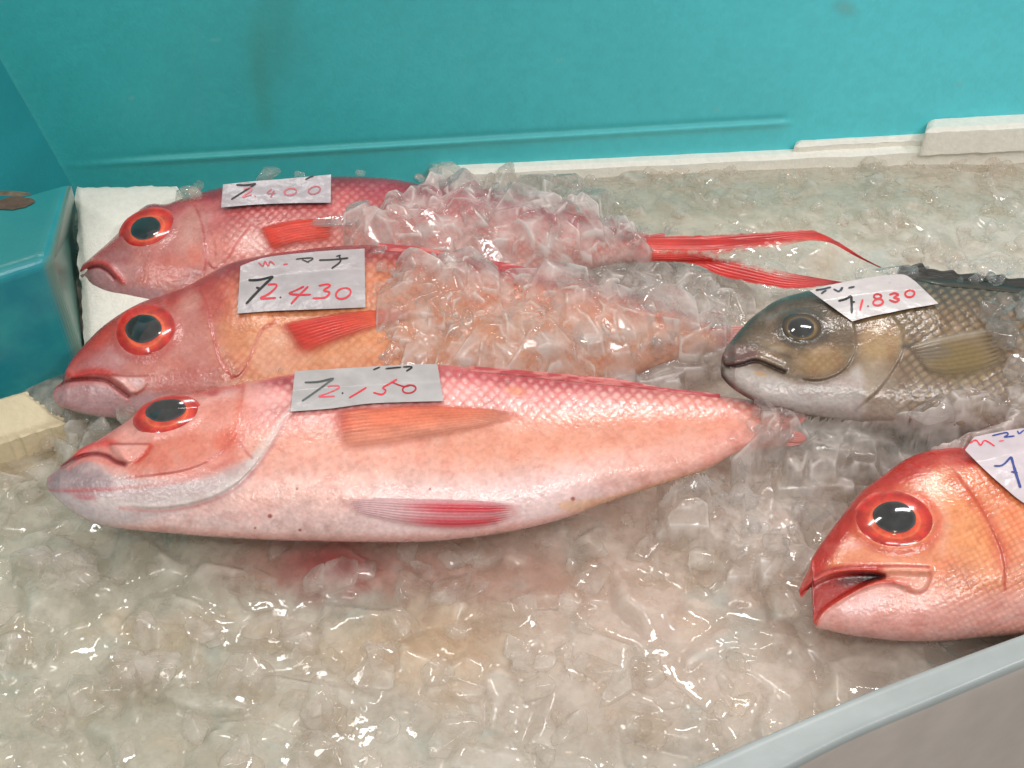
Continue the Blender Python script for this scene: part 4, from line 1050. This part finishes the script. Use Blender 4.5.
# ================================================================== ICE BED
gx0, gx1, gy0, gy1, gd = -.62, .80, .14, 1.16, .0014
nx = int((gx1 - gx0) / gd); ny = int((gy1 - gy0) / gd)
GX = gx0 + np.arange(nx) * gd; GY = gy0 + np.arange(ny) * gd
XX, YY = np.meshgrid(GX, GY, indexing='ij')
def bump2(px, py, rx, ry, a):
    c = on_z(px, py, 0.0)
    return a * np.exp(-((XX - c[0]) / rx) ** 2 - ((YY - c[1]) / ry) ** 2)
ZB = np.full(XX.shape, -.016) + .010 * (fbm(XX * 9, YY * 9, 81) - .5)
ZB += bump2(930, 410, .20, .05, .045) + bump2(750, 500, .08, .05, .016) + bump2(800, 200, .3, .08, .012)
ZB += bump2(560, 330, .1, .05, .01)
ZB -= bump2(10, 440, .06, .05, .012) 
BASE = ZB.copy()
IDM = np.zeros(XX.shape, np.int32)
nch = 7000
cx = rng.uniform(gx0, gx1, nch); cy = rng.uniform(gy0, gy1, nch)
rad = .006 + .016 * rng.random(nch) ** 1.6
far = sm(.62, .85, cy)
rad *= 1 - .45 * far
zoff = rng.uniform(-.012, .004, nch)
for i in range(nch):
    r = rad[i]; w = int(r * 1.5 / gd) + 1
    ix = int((cx[i] - gx0) / gd); iy = int((cy[i] - gy0) / gd)
    a0, a1, b0, b1 = max(0, ix - w), min(nx, ix + w + 1), max(0, iy - w), min(ny, iy + w + 1)
    if a1 <= a0 or b1 <= b0: continue
    dx = XX[a0:a1, b0:b1] - cx[i]; dy = YY[a0:a1, b0:b1] - cy[i]
    z = np.full(dx.shape, 1e9)
    K = rng.integers(6, 9)
    ph = rng.random() * 6.28
    for k in range(K):
        el = rng.uniform(.05, 1.25) if k else rng.uniform(0, .35)
        az = ph + k * 6.28 / K + rng.uniform(-.5, .5)
        n_ = (math.sin(el) * math.cos(az), math.sin(el) * math.sin(az), math.cos(el))
        off = r * rng.uniform(.55, .95) * (.6 if k == 0 else 1)
        z = np.minimum(z, (off - n_[0] * dx - n_[1] * dy) / max(n_[2], .2))
    z = z + BASE[min(max(ix, 0), nx - 1), min(max(iy, 0), ny - 1)] + zoff[i] - .004
    cur = ZB[a0:a1, b0:b1]; m_ = z > cur
    cur[m_] = z[m_]; IDM[a0:a1, b0:b1][m_] = i + 1
def blur(a, k=1):
    for _ in range(k):
        a = (np.roll(a, 1, 0) + np.roll(a, -1, 0) + 2 * a) / 4
        a = (np.roll(a, 1, 1) + np.roll(a, -1, 1) + 2 * a) / 4
    return a
ZS = blur(ZB, 2)
ZS += .0008 * (fbm(XX * 160, YY * 160, 83, 3) - .5)
# camera-plane coordinates of the bed, only to know which region of the tray is which
D = np.stack([XX, YY, ZS], -1) - CAM
dz = D @ FW
PX = 512 + (D @ RT) / dz * F; PY = 384 - (D @ UP) / dz * F
cr = rng.random(nch + 1)[IDM]; cr2 = rng.random(nch + 1)[IDM]
fb = Field(PX, PY, np.zeros(PX.shape))
fb.c[:] = C8(186, 181, 172)
fb.mix((1 - sm(120, 420, PX)) * sm(400, 520, PY) * .6, C8(166, 164, 146))  # reflection of the teal box painted into the ice at left
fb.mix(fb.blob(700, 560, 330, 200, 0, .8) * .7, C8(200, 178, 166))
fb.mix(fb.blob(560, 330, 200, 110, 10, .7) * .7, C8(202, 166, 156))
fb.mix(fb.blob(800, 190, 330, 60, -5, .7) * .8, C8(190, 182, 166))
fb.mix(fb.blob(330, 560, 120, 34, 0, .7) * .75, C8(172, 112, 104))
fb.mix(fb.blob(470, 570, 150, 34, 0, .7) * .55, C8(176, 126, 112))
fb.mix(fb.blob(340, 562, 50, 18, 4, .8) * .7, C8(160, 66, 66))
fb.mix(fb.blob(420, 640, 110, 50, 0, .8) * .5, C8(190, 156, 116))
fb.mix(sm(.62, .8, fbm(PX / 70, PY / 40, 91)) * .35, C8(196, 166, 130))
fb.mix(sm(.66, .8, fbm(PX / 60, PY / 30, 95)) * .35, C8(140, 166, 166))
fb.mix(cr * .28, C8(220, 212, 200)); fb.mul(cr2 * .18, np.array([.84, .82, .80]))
fb.mix(fb.blob(760, 500, 130, 70, 0, .8) * .8, C8(236, 220, 210))  # ice painted brighter here to lift the shade under the heap
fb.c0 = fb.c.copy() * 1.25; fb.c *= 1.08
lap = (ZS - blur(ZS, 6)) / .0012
fb.mix(np.clip(lap, 0, 1) * .5, C8(236, 230, 222)); fb.mul(np.clip(-lap, 0, 1.4) * .2, np.array([.62, .58, .54]))  # frosty pale ridges; hollows darkened in the colour like occlusion shade
MID = (I + O) / 2
okb = (YY > np.interp(XX, MID[:, 0], MID[:, 1], left=-9)).ravel()
bf = grid_faces(nx, ny, 0, True); bf = bf[okb[bf].all(1)]
base_cols = srgb(np.clip(fb.c0, 0, 1)).reshape(-1, 3)
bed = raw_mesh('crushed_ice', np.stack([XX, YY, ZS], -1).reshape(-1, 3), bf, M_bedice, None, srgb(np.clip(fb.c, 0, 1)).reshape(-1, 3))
fa = bed.data.color_attributes.new('frost', 'FLOAT_COLOR', 'POINT')
fz = np.clip((ZS - blur(ZS, 3)) / .0009, 0, 1) * sm(.3, .65, fbm(XX * 90, YY * 90, 85))
fa.data.foreach_set('color', np.repeat(fz.reshape(-1, 1), 4, 1).astype(np.float32).ravel())
q = 3
sub = lambda a: a[::q, ::q]
bn = sub(XX).shape
ob_ = sub(okb.reshape(XX.shape)).ravel(); f2 = grid_faces(bn[0], bn[1], 0, True); f2 = f2[ob_[f2].all(1)]
zb_ = sub(blur(BASE, 4)) - .013 + .004 * (fbm(sub(XX) * 60, sub(YY) * 60, 87) - .5)
low = raw_mesh('packed_ice', np.stack([sub(XX), sub(YY), zb_], -1).reshape(-1, 3), f2, M_bed, None, base_cols.reshape(nx, ny, 3)[::q, ::q].reshape(-1, 3))
low['kind'] = 'stuff'; low['label'] = 'dense pale ice deeper in the tray'; low['category'] = 'ice'
bed['kind'] = 'stuff'; bed['label'] = 'wet packed crushed ice filling the tray under the fish'; bed['category'] = 'ice'

# ================================================================== LOOSE ICE
def chunk_template(seed):
    r = random.Random(seed)
    bm = bmesh.new()
    sx, sy, sz = 1, r.uniform(.55, .95), r.uniform(.35, .7)
    for _ in range(r.randint(11, 17)):
        v = Vector((r.gauss(0, 1), r.gauss(0, 1), r.gauss(0, 1))).normalized()
        bm.verts.new((v.x * sx * r.uniform(.8, 1.05), v.y * sy * r.uniform(.8, 1.05), v.z * sz))
    res = bmesh.ops.convex_hull(bm, input=bm.verts)
    bmesh.ops.delete(bm, geom=[g for g in res['geom_interior'] if isinstance(g, bmesh.types.BMVert)], context='VERTS')
    bmesh.ops.dissolve_limit(bm, angle_limit=math.radians(14), verts=bm.verts, edges=bm.edges)
    bmesh.ops.bevel(bm, geom=list(bm.edges), offset=.08, segments=2, profile=.6, affect='EDGES', clamp_overlap=True)
    bmesh.ops.triangulate(bm, faces=bm.faces)
    bmesh.ops.subdivide_edges(bm, edges=[e for e in bm.edges if e.calc_length() > .35], cuts=1)
    bmesh.ops.triangulate(bm, faces=bm.faces)
    bmesh.ops.smooth_vert(bm, verts=bm.verts, factor=.12, use_axis_x=True, use_axis_y=True, use_axis_z=True)
    bmesh.ops.recalc_face_normals(bm, faces=bm.faces)
    bm.verts.index_update()
    V = np.array([v.co[:] for v in bm.verts]); Fa = np.array([[v.index for v in f.verts] for f in bm.faces])
    d = np.linalg.norm(V, axis=1)[:, None]
    V = V * (1 + .07 * (fbm(V[:, 0] * 3 + 9, V[:, 1] * 3 + V[:, 2] * 2.3 + 9, seed) - .5))[:, None]
    bm.free()
    return V, Fa
TEMPL = [chunk_template(i) for i in range(22)]

# support surface: visible skin of the fish and the bed
vs = []; fs = []; o = 0
for f in FISH:
    vs.append(f.bverts); fs.append(f.bfaces + o); o += len(f.bverts)
st = 3
bz = np.stack([XX, YY, ZS], -1)[::st, ::st]
vs.append(bz.reshape(-1, 3)); fs.append(grid_faces(bz.shape[0], bz.shape[1], o, True))
BV = BVHTree.FromPolygons(np.vstack(vs).tolist(), np.vstack(fs).tolist())

def rotm(rnd, flat):
    if flat:
        a = rnd.uniform(0, 6.28); e = rnd.normalvariate(0, .35); g = rnd.normalvariate(0, .35)
    else:
        a, e, g = rnd.uniform(0, 6.28), rnd.uniform(0, 6.28), rnd.uniform(0, 6.28)
    ca, sa, ce, se, cg, sg = math.cos(a), math.sin(a), math.cos(e), math.sin(e), math.cos(g), math.sin(g)
    return np.array([[ca, -sa, 0], [sa, ca, 0], [0, 0, 1]]) @ np.array([[1, 0, 0], [0, ce, -se], [0, se, ce]]) @ np.array([[cg, 0, sg], [0, 1, 0], [-sg, 0, cg]])

R1 = [(352, 232), (400, 200), (430, 182), (480, 172), (545, 182), (600, 214), (632, 238), (690, 290), (730, 305), (716, 345), (706, 380), (640, 372), (560, 366), (480, 358), (412, 356), (420, 318), (400, 300), (440, 262), (400, 250)]
class Heap:
    def __init__(s, smooth=True): s.V = []; s.F = []; s.o = 0; s.smooth = smooth
    def add(s, c, r, rnd, flat=False, sq=(1, 1, 1)):
        V, Fa = TEMPL[rnd.randrange(len(TEMPL))]
        P = (V * np.array(sq) * r) @ rotm(rnd, flat).T + c
        s.V.append(P); s.F.append(Fa + s.o); s.o += len(V)
    def build(s, name, m, label=None):
        ob = raw_mesh(name, np.vstack(s.V), np.vstack(s.F), m, smooth=s.smooth)
        return ob

def hit(px, py):
    d = rays(px, py); d = d / np.linalg.norm(d)
    h = BV.ray_cast(Vector(CAM), Vector(d))
    return (np.array(h[0]) if h[0] is not None else None)

def scatter(hp, poly, n, rmin, rmax, layers, seed, flat=False, pw=2.0, sink=.2):
    rnd = random.Random(seed)
    P = np.array(poly, float); x0, y0 = P.min(0); x1, y1 = P.max(0)
    k = 0; tries = 0
    while k < n and tries < n * 20:
        tries += 1
        x, y = rnd.uniform(x0, x1), rnd.uniform(y0, y1)
        if not inside(np.array([x]), np.array([y]), P)[0]: continue
        p = hit(x, y)
        if p is None: continue
        r = rmin + (rmax - rmin) * rnd.random() ** pw
        lay = rnd.uniform(0, layers)
        p = p + np.array([0, 0, r * (.45 - sink) + lay])
        hp.add(p, r, rnd, flat); k += 1

def project(P):
    d = P - CAM; z = d @ FW
    return 512 + (d @ RT) / z * F, 384 - (d @ UP) / z * F

def ice_shell(name, polys, seed, label, gd=.0007, mtl=None):
    """a pile of clear faceted pieces as one skin resting on whatever lies below; polys: (outline, count, rmin, rmax, pile height)"""
    r_ = np.random.default_rng(seed); rnd = random.Random(seed)
    cen = []
    for poly, n, r0, r1, ph in polys:
        P = np.array(poly, float); a, b = P.min(0), P.max(0); k = t = 0
        while k < n and t < n * 30:
            t += 1
            x, y = rnd.uniform(a[0], b[0]), rnd.uniform(a[1], b[1])
            if not inside(np.array([x]), np.array([y]), P)[0]: continue
            p = hit(x, y)
            if p is None: continue
            cen.append((*p, r0 + (r1 - r0) * rnd.random() ** 1.8, min(.0165, ph * rnd.random() * 2.9 * float(vnoise(x / 45, y / 28, seed + 12)) ** 1.5))); k += 1
    cen = np.array(cen)
    x0, y0 = cen[:, 0].min() - .03, cen[:, 1].min() - .03; x1, y1 = cen[:, 0].max() + .03, cen[:, 1].max() + .03
    nx, ny = int((x1 - x0) / gd), int((y1 - y0) / gd)
    X, Y = np.meshgrid(x0 + np.arange(nx) * gd, y0 + np.arange(ny) * gd, indexing='ij')
    st = 3; sx, sy = X[::st, ::st], Y[::st, ::st]
    sup = np.array([(lambda h: h[0][2] if h[0] is not None else -.02)(BV.ray_cast(Vector((a, b, 1.0)), Vector((0, 0, -1)))) for a, b in zip(sx.ravel(), sy.ravel())]).reshape(sx.shape)
    fill = sup.copy()
    for _ in range(10): fill = np.maximum(sup, blur(fill, 1))      # slush bridges the hollows between the bodies
    sup = fill
    sup = np.repeat(np.repeat(sup, st, 0), st, 1)[:nx, :ny]
    sup = np.pad(sup, ((0, nx - sup.shape[0]), (0, ny - sup.shape[1])), mode='edge')
    sup = blur(sup, 2)
    base = sup - .004
    Z = base.copy(); cov = np.zeros(Z.shape, bool)
    for c in cen:
        r = c[3]; w = int(r * 1.35 / gd) + 1
        ix, iy = int((c[0] - x0) / gd), int((c[1] - y0) / gd)
        a0, a1, b0, b1 = max(0, ix - w), min(nx, ix + w + 1), max(0, iy - w), min(ny, iy + w + 1)
        if a1 - a0 < 2 or b1 - b0 < 2: continue
        dx = X[a0:a1, b0:b1] - c[0]; dy = Y[a0:a1, b0:b1] - c[1]
        z = np.full(dx.shape, 1e9)
        K = r_.integers(5, 9); ph = r_.random() * 6.28
        st_ = r_.uniform(.5, 1.0); sa = r_.random() * 6.28       # squash along one direction: splinters
        u = dx * math.cos(sa) + dy * math.sin(sa); v = (-dx * math.sin(sa) + dy * math.cos(sa)) / st_
        for k in range(K):
            el = r_.uniform(.05, .7) if k == 0 else r_.uniform(.3, 1.3)
            az = ph + k * 6.28 / K + r_.uniform(-.5, .5)
            off = r * (r_.uniform(.30, .6) if k == 0 else r_.uniform(.5, .95))
            z = np.minimum(z, (off - math.sin(el) * (math.cos(az) * u + math.sin(az) * v)) / max(math.cos(el), .15))
        z = np.minimum(z + c[2] + c[4] - .002, sup[a0:a1, b0:b1] + r * .65 + c[4] + .15 * (X[a0:a1, b0:b1] - c[0]) * math.sin(7 * ph) + .3 * (Y[a0:a1, b0:b1] - c[1]) * math.cos(5 * ph))
        cur = Z[a0:a1, b0:b1]; m_ = (z > cur) & (z > c[2] - .012)
        cur[m_] = z[m_]; cov[a0:a1, b0:b1] |= m_
    Zb = Z.copy()
    for _ in range(1):
        Zb[1:-1, 1:-1] = (Zb[1:-1, 1:-1] * 2 + Zb[:-2, 1:-1] + Zb[2:, 1:-1] + Zb[1:-1, :-2] + Zb[1:-1, 2:]) / 6
    Zb += .00012 * (fbm(X * 260, Y * 260, seed, 2) - .5)
    keep = blur(cov.astype(float), 1) > .02
    f = grid_faces(nx, ny, 0, True)
    kf = keep.ravel()[f].any(1); f = f[kf]
    used = np.unique(f); mp = np.zeros(nx * ny, np.int64); mp[used] = np.arange(len(used))
    V = np.stack([X, Y, Zb], -1).reshape(-1, 3)[used]
    fr_ = np.clip((Zb - blur(Zb, 3)) / .0006, 0, 1) * sm(.35, .65, fbm(X * 120, Y * 120, seed + 4))
    o = raw_mesh(name, V, mp[f], mtl or M_shell, None, np.repeat(fr_.reshape(-1, 1)[used], 3, 1), attr='frost')
    o['kind'] = 'stuff'; o['label'] = label; o['category'] = 'ice'
    return o
SH1 = ice_shell('ice_heap', [(R1, 400, .004, .017, .014), ([(352, 236), (425, 228), (425, 362), (384, 366), (392, 330), (366, 290), (392, 268)], 26, .004, .010, .004), ([(440, 175), (540, 178), (600, 215), (560, 260), (470, 255), (420, 215)], 120, .005, .017, .026),
    ([(400, 322), (700, 300), (722, 360), (690, 384), (560, 370), (410, 358)], 210, .004, .017, .014),
    ([(630, 275), (700, 268), (742, 300), (715, 335), (650, 320)], 46, .005, .014, .012), ([(560, 262), (660, 262), (745, 300), (735, 325), (640, 300)], 80, .005, .016, .022)], 1, 'heap of clear crushed ice over the tails of the two rear red fish')
R2 = [(772, 432), (790, 426), (830, 432), (900, 448), (860, 470), (826, 520), (790, 566), (735, 560), (690, 530), (664, 500), (710, 476)]
SH2 = ice_shell('ice_heap', [(R2, 170, .005, .017, .005), ([(776, 414), (800, 418), (850, 432), (900, 446), (850, 468), (790, 472), (772, 446)], 100, .006, .016, .012),
    ([(866, 434), (884, 420), (940, 404), (1024, 394), (1080, 394), (1080, 428), (960, 440), (900, 450)], 80, .005, .015, .008)], 2, 'clear crushed ice around the tail of the nearest fish and the grey fish', mtl=M_slush)
heap = Heap(False)
scatter(heap, R1, 200, .003, .011, .012, 1)
scatter(heap, [(560, 262), (660, 262), (745, 300), (735, 335), (640, 310)], 60, .004, .012, .012, 6)
scatter(heap, R2, 80, .004, .013, .014, 5)
scatter(heap, [(930, 262), (1060, 262), (1060, 300), (960, 284)], 40, .003, .008, .004, 7)
scatter(heap, [(985, 300), (1060, 300), (1060, 390), (1000, 385)], 26, .006, .014, .004, 8)
for x, y, n, r in ((620, 236, 26, .006), (735, 238, 12, .005), (665, 236, 16, .005), (870, 280, 5, .008), (905, 276, 5, .008)):
    scatter(heap, [(x - 20, y - 7), (x + 20, y - 7), (x + 20, y + 7), (x - 20, y + 7)], n, r * .5, r * 1.2, .004, int(x))
scatter(heap, [(362, 250), (420, 250), (412, 362), (372, 364), (384, 320)], 16, .003, .008, .004, 31)
scatter(heap, [(752, 408), (800, 412), (834, 430), (800, 470), (748, 462)], 34, .004, .012, .008, 32)
for fx, fy, fw, fh, fn in ((560, 380, 190, 12, 14), (300, 345, 90, 40, 6), (360, 545, 120, 6, 5), (120, 300, 60, 8, 3), (960, 340, 60, 60, 9)):
    scatter(heap, [(fx - fw, fy - fh), (fx + fw, fy - fh), (fx + fw, fy + fh), (fx - fw, fy + fh)], fn, .0012, .0028, .0005, int(fx + fy))
h1 = heap.build('loose_ice', M_ice)
h1['kind'] = 'stuff'; h1['label'] = 'scattered clear splinters of crushed ice on the fish'; h1['category'] = 'ice'

wet = Heap(False)
scatter(wet, [(-20, 450), (60, 470), (100, 530), (300, 548), (480, 545), (620, 515), (760, 560), (800, 600), (830, 640), (680, 775), (-20, 775)], 150, .009, .022, .002, 21, flat=True, sink=.5)
scatter(wet, [(520, 172), (800, 152), (1060, 135), (1060, 262), (900, 262), (830, 228), (640, 228)], 200, .005, .015, .002, 22, flat=True, sink=.45)
scatter(wet, [(150, 190), (300, 164), (430, 165), (470, 175), (430, 186), (330, 175), (230, 186), (170, 205)], 60, .006, .014, .004, 23, flat=True)
scatter(wet, [(60, 408), (140, 415), (60, 460), (20, 440)], 30, .006, .014, .003, 24, flat=True)
h2 = wet.build('wet_ice', M_ice_milky)
h2['kind'] = 'stuff'; h2['label'] = 'half melted cloudy ice lumps lying over the tray'; h2['category'] = 'ice'

# a few pieces one can tell apart
def lump(px, py, r, sq, seed, label, rz=0, mtl=None, up=.25):
    V, Fa = TEMPL[seed % len(TEMPL)]
    p = hit(px, py) + np.array([0, 0, r * up])
    a = math.radians(rz); Rm = np.array([[math.cos(a), -math.sin(a), 0], [math.sin(a), math.cos(a), 0], [0, 0, 1]])
    P = (V * np.array(sq) * r) @ Rm.T
    o = raw_mesh('ice_lump', P, Fa, mtl or M_ice)
    o.location = p
    return tag(o, label, 'ice lump', 'separate lumps of clear ice')
lump(346, 226, .027, (1, .55, .35), 3, 'long clear ice lump on the flank of the rearmost red fish', 12)
lump(592, 582, .017, (1, .8, .7), 5, 'rounded clear ice lump in front of the belly of the nearest fish', 40, M_ice_milky)
lump(575, 205, .016, (.8, .6, 1), 8, 'bluish clear ice lump topping the heap behind the middle fish', 70, up=.9)
lump(930, 420, .020, (1, .8, .7), 11, 'clear ice lump between the grey fish and the open mouthed fish', 20, up=.5)
lump(892, 278, .014, (1, .5, .5), 2, 'clear ice lump lying on the price tag of the grey fish', -10, up=.5)
lump(645, 300, .026, (1, .4, .4), 14, 'long clear ice splinter slanting across the heap', -50, up=.8)

# ================================================================== LIGHT
w = bpy.data.worlds.new('World'); S.world = w; w.use_nodes = True
nt = w.node_tree; bg = nt.nodes['Background']
tc = node(nt, 'ShaderNodeTexCoord'); sx = node(nt, 'ShaderNodeSeparateXYZ'); nt.links.new(tc.outputs['Generated'], sx.inputs[0])
rp = node(nt, 'ShaderNodeValToRGB'); mr = node(nt, 'ShaderNodeMapRange'); mr.inputs['From Min'].default_value = -1
nt.links.new(sx.outputs['Z'], mr.inputs['Value']); nt.links.new(mr.outputs['Result'], rp.inputs['Fac'])
rp.color_ramp.elements[0].color = (.35, .32, .29, 1); rp.color_ramp.elements[1].color = (1.0, .965, .92, 1)
e = rp.color_ramp.elements.new(.5); e.color = (.42, .40, .37, 1)
nt.links.new(rp.outputs['Color'], bg.inputs['Color']); bg.inputs['Strength'].default_value = .66

def area(name, loc, target, sx, sy, power, col):
    l = bpy.data.lights.new(name, 'AREA'); l.shape = 'RECTANGLE'; l.size = sx; l.size_y = sy; l.energy = power; l.color = col
    o = bpy.data.objects.new(name, l); COL.objects.link(o); o.location = loc
    d = Vector(target) - Vector(loc); o.rotation_euler = d.to_track_quat('-Z', 'Y').to_euler()
    return o
area('tube_fill_lamp', (.50, 1.75, 1.75), (.1, .65, 0), .55, .16, 11, (1, .98, .95))
area('tube_fill_lamp', (-.6, 1.6, 1.9), (.1, .65, 0), .45, .12, 5, (1, .98, .95))
area('tube_fill_lamp', (-.2, -.5, 1.9), (.2, .9, .1), .7, .16, 7, (1, .97, .93))  # added front fill, no visible source, for the back wall
area('tube_fill_lamp', (.6, -.7, 1.8), (.5, 1.0, .2), .7, .16, 10, (1, .98, .96))  # second added fill, unseen, aimed at the wall
area('tube_fill_lamp', (1.5, .3, 1.5), (.4, .9, .1), .6, .14, 10, (.97, .98, 1))
area('tube_fill_lamp', (-1.3, .3, 1.7), (.0, .6, .0), .5, .14, 4, (.97, .98, 1))
for loc, p in (((-.12, .30, 1.7), 1.2), ((.10, .36, 1.7), 1.2), ((.7, -.3, 1.6), 1.0), ((-.7, -.2, 1.6), 1.0)):
    l = bpy.data.lights.new('bulb_lamp', 'POINT'); l.energy = p; l.color = (1, .72, .42); l.shadow_soft_size = .02
    o = bpy.data.objects.new('bulb_lamp', l); COL.objects.link(o); o.location = loc

cam = bpy.data.cameras.new('camera'); co = bpy.data.objects.new('camera', cam); COL.objects.link(co)
co.location = CAM; co.rotation_euler = (math.pi / 2 - PITCH, 0, 0)
cam.sensor_width = 36; cam.lens = 36 * F / W; cam.clip_start = .01; cam.clip_end = 50
S.camera = co

S.view_settings.view_transform = 'Standard'; S.view_settings.look = 'None'; S.view_settings.exposure = 0
cy_ = S.cycles
cy_.use_denoising = True
try:
    cy_.denoiser = 'OPENIMAGEDENOISE'; cy_.denoising_prefilter = 'ACCURATE'
except Exception:
    pass
cy_.max_bounces = 36; cy_.transmission_bounces = 32; cy_.glossy_bounces = 12; cy_.diffuse_bounces = 6; cy_.transparent_max_bounces = 64
cy_.sample_clamp_indirect = 4
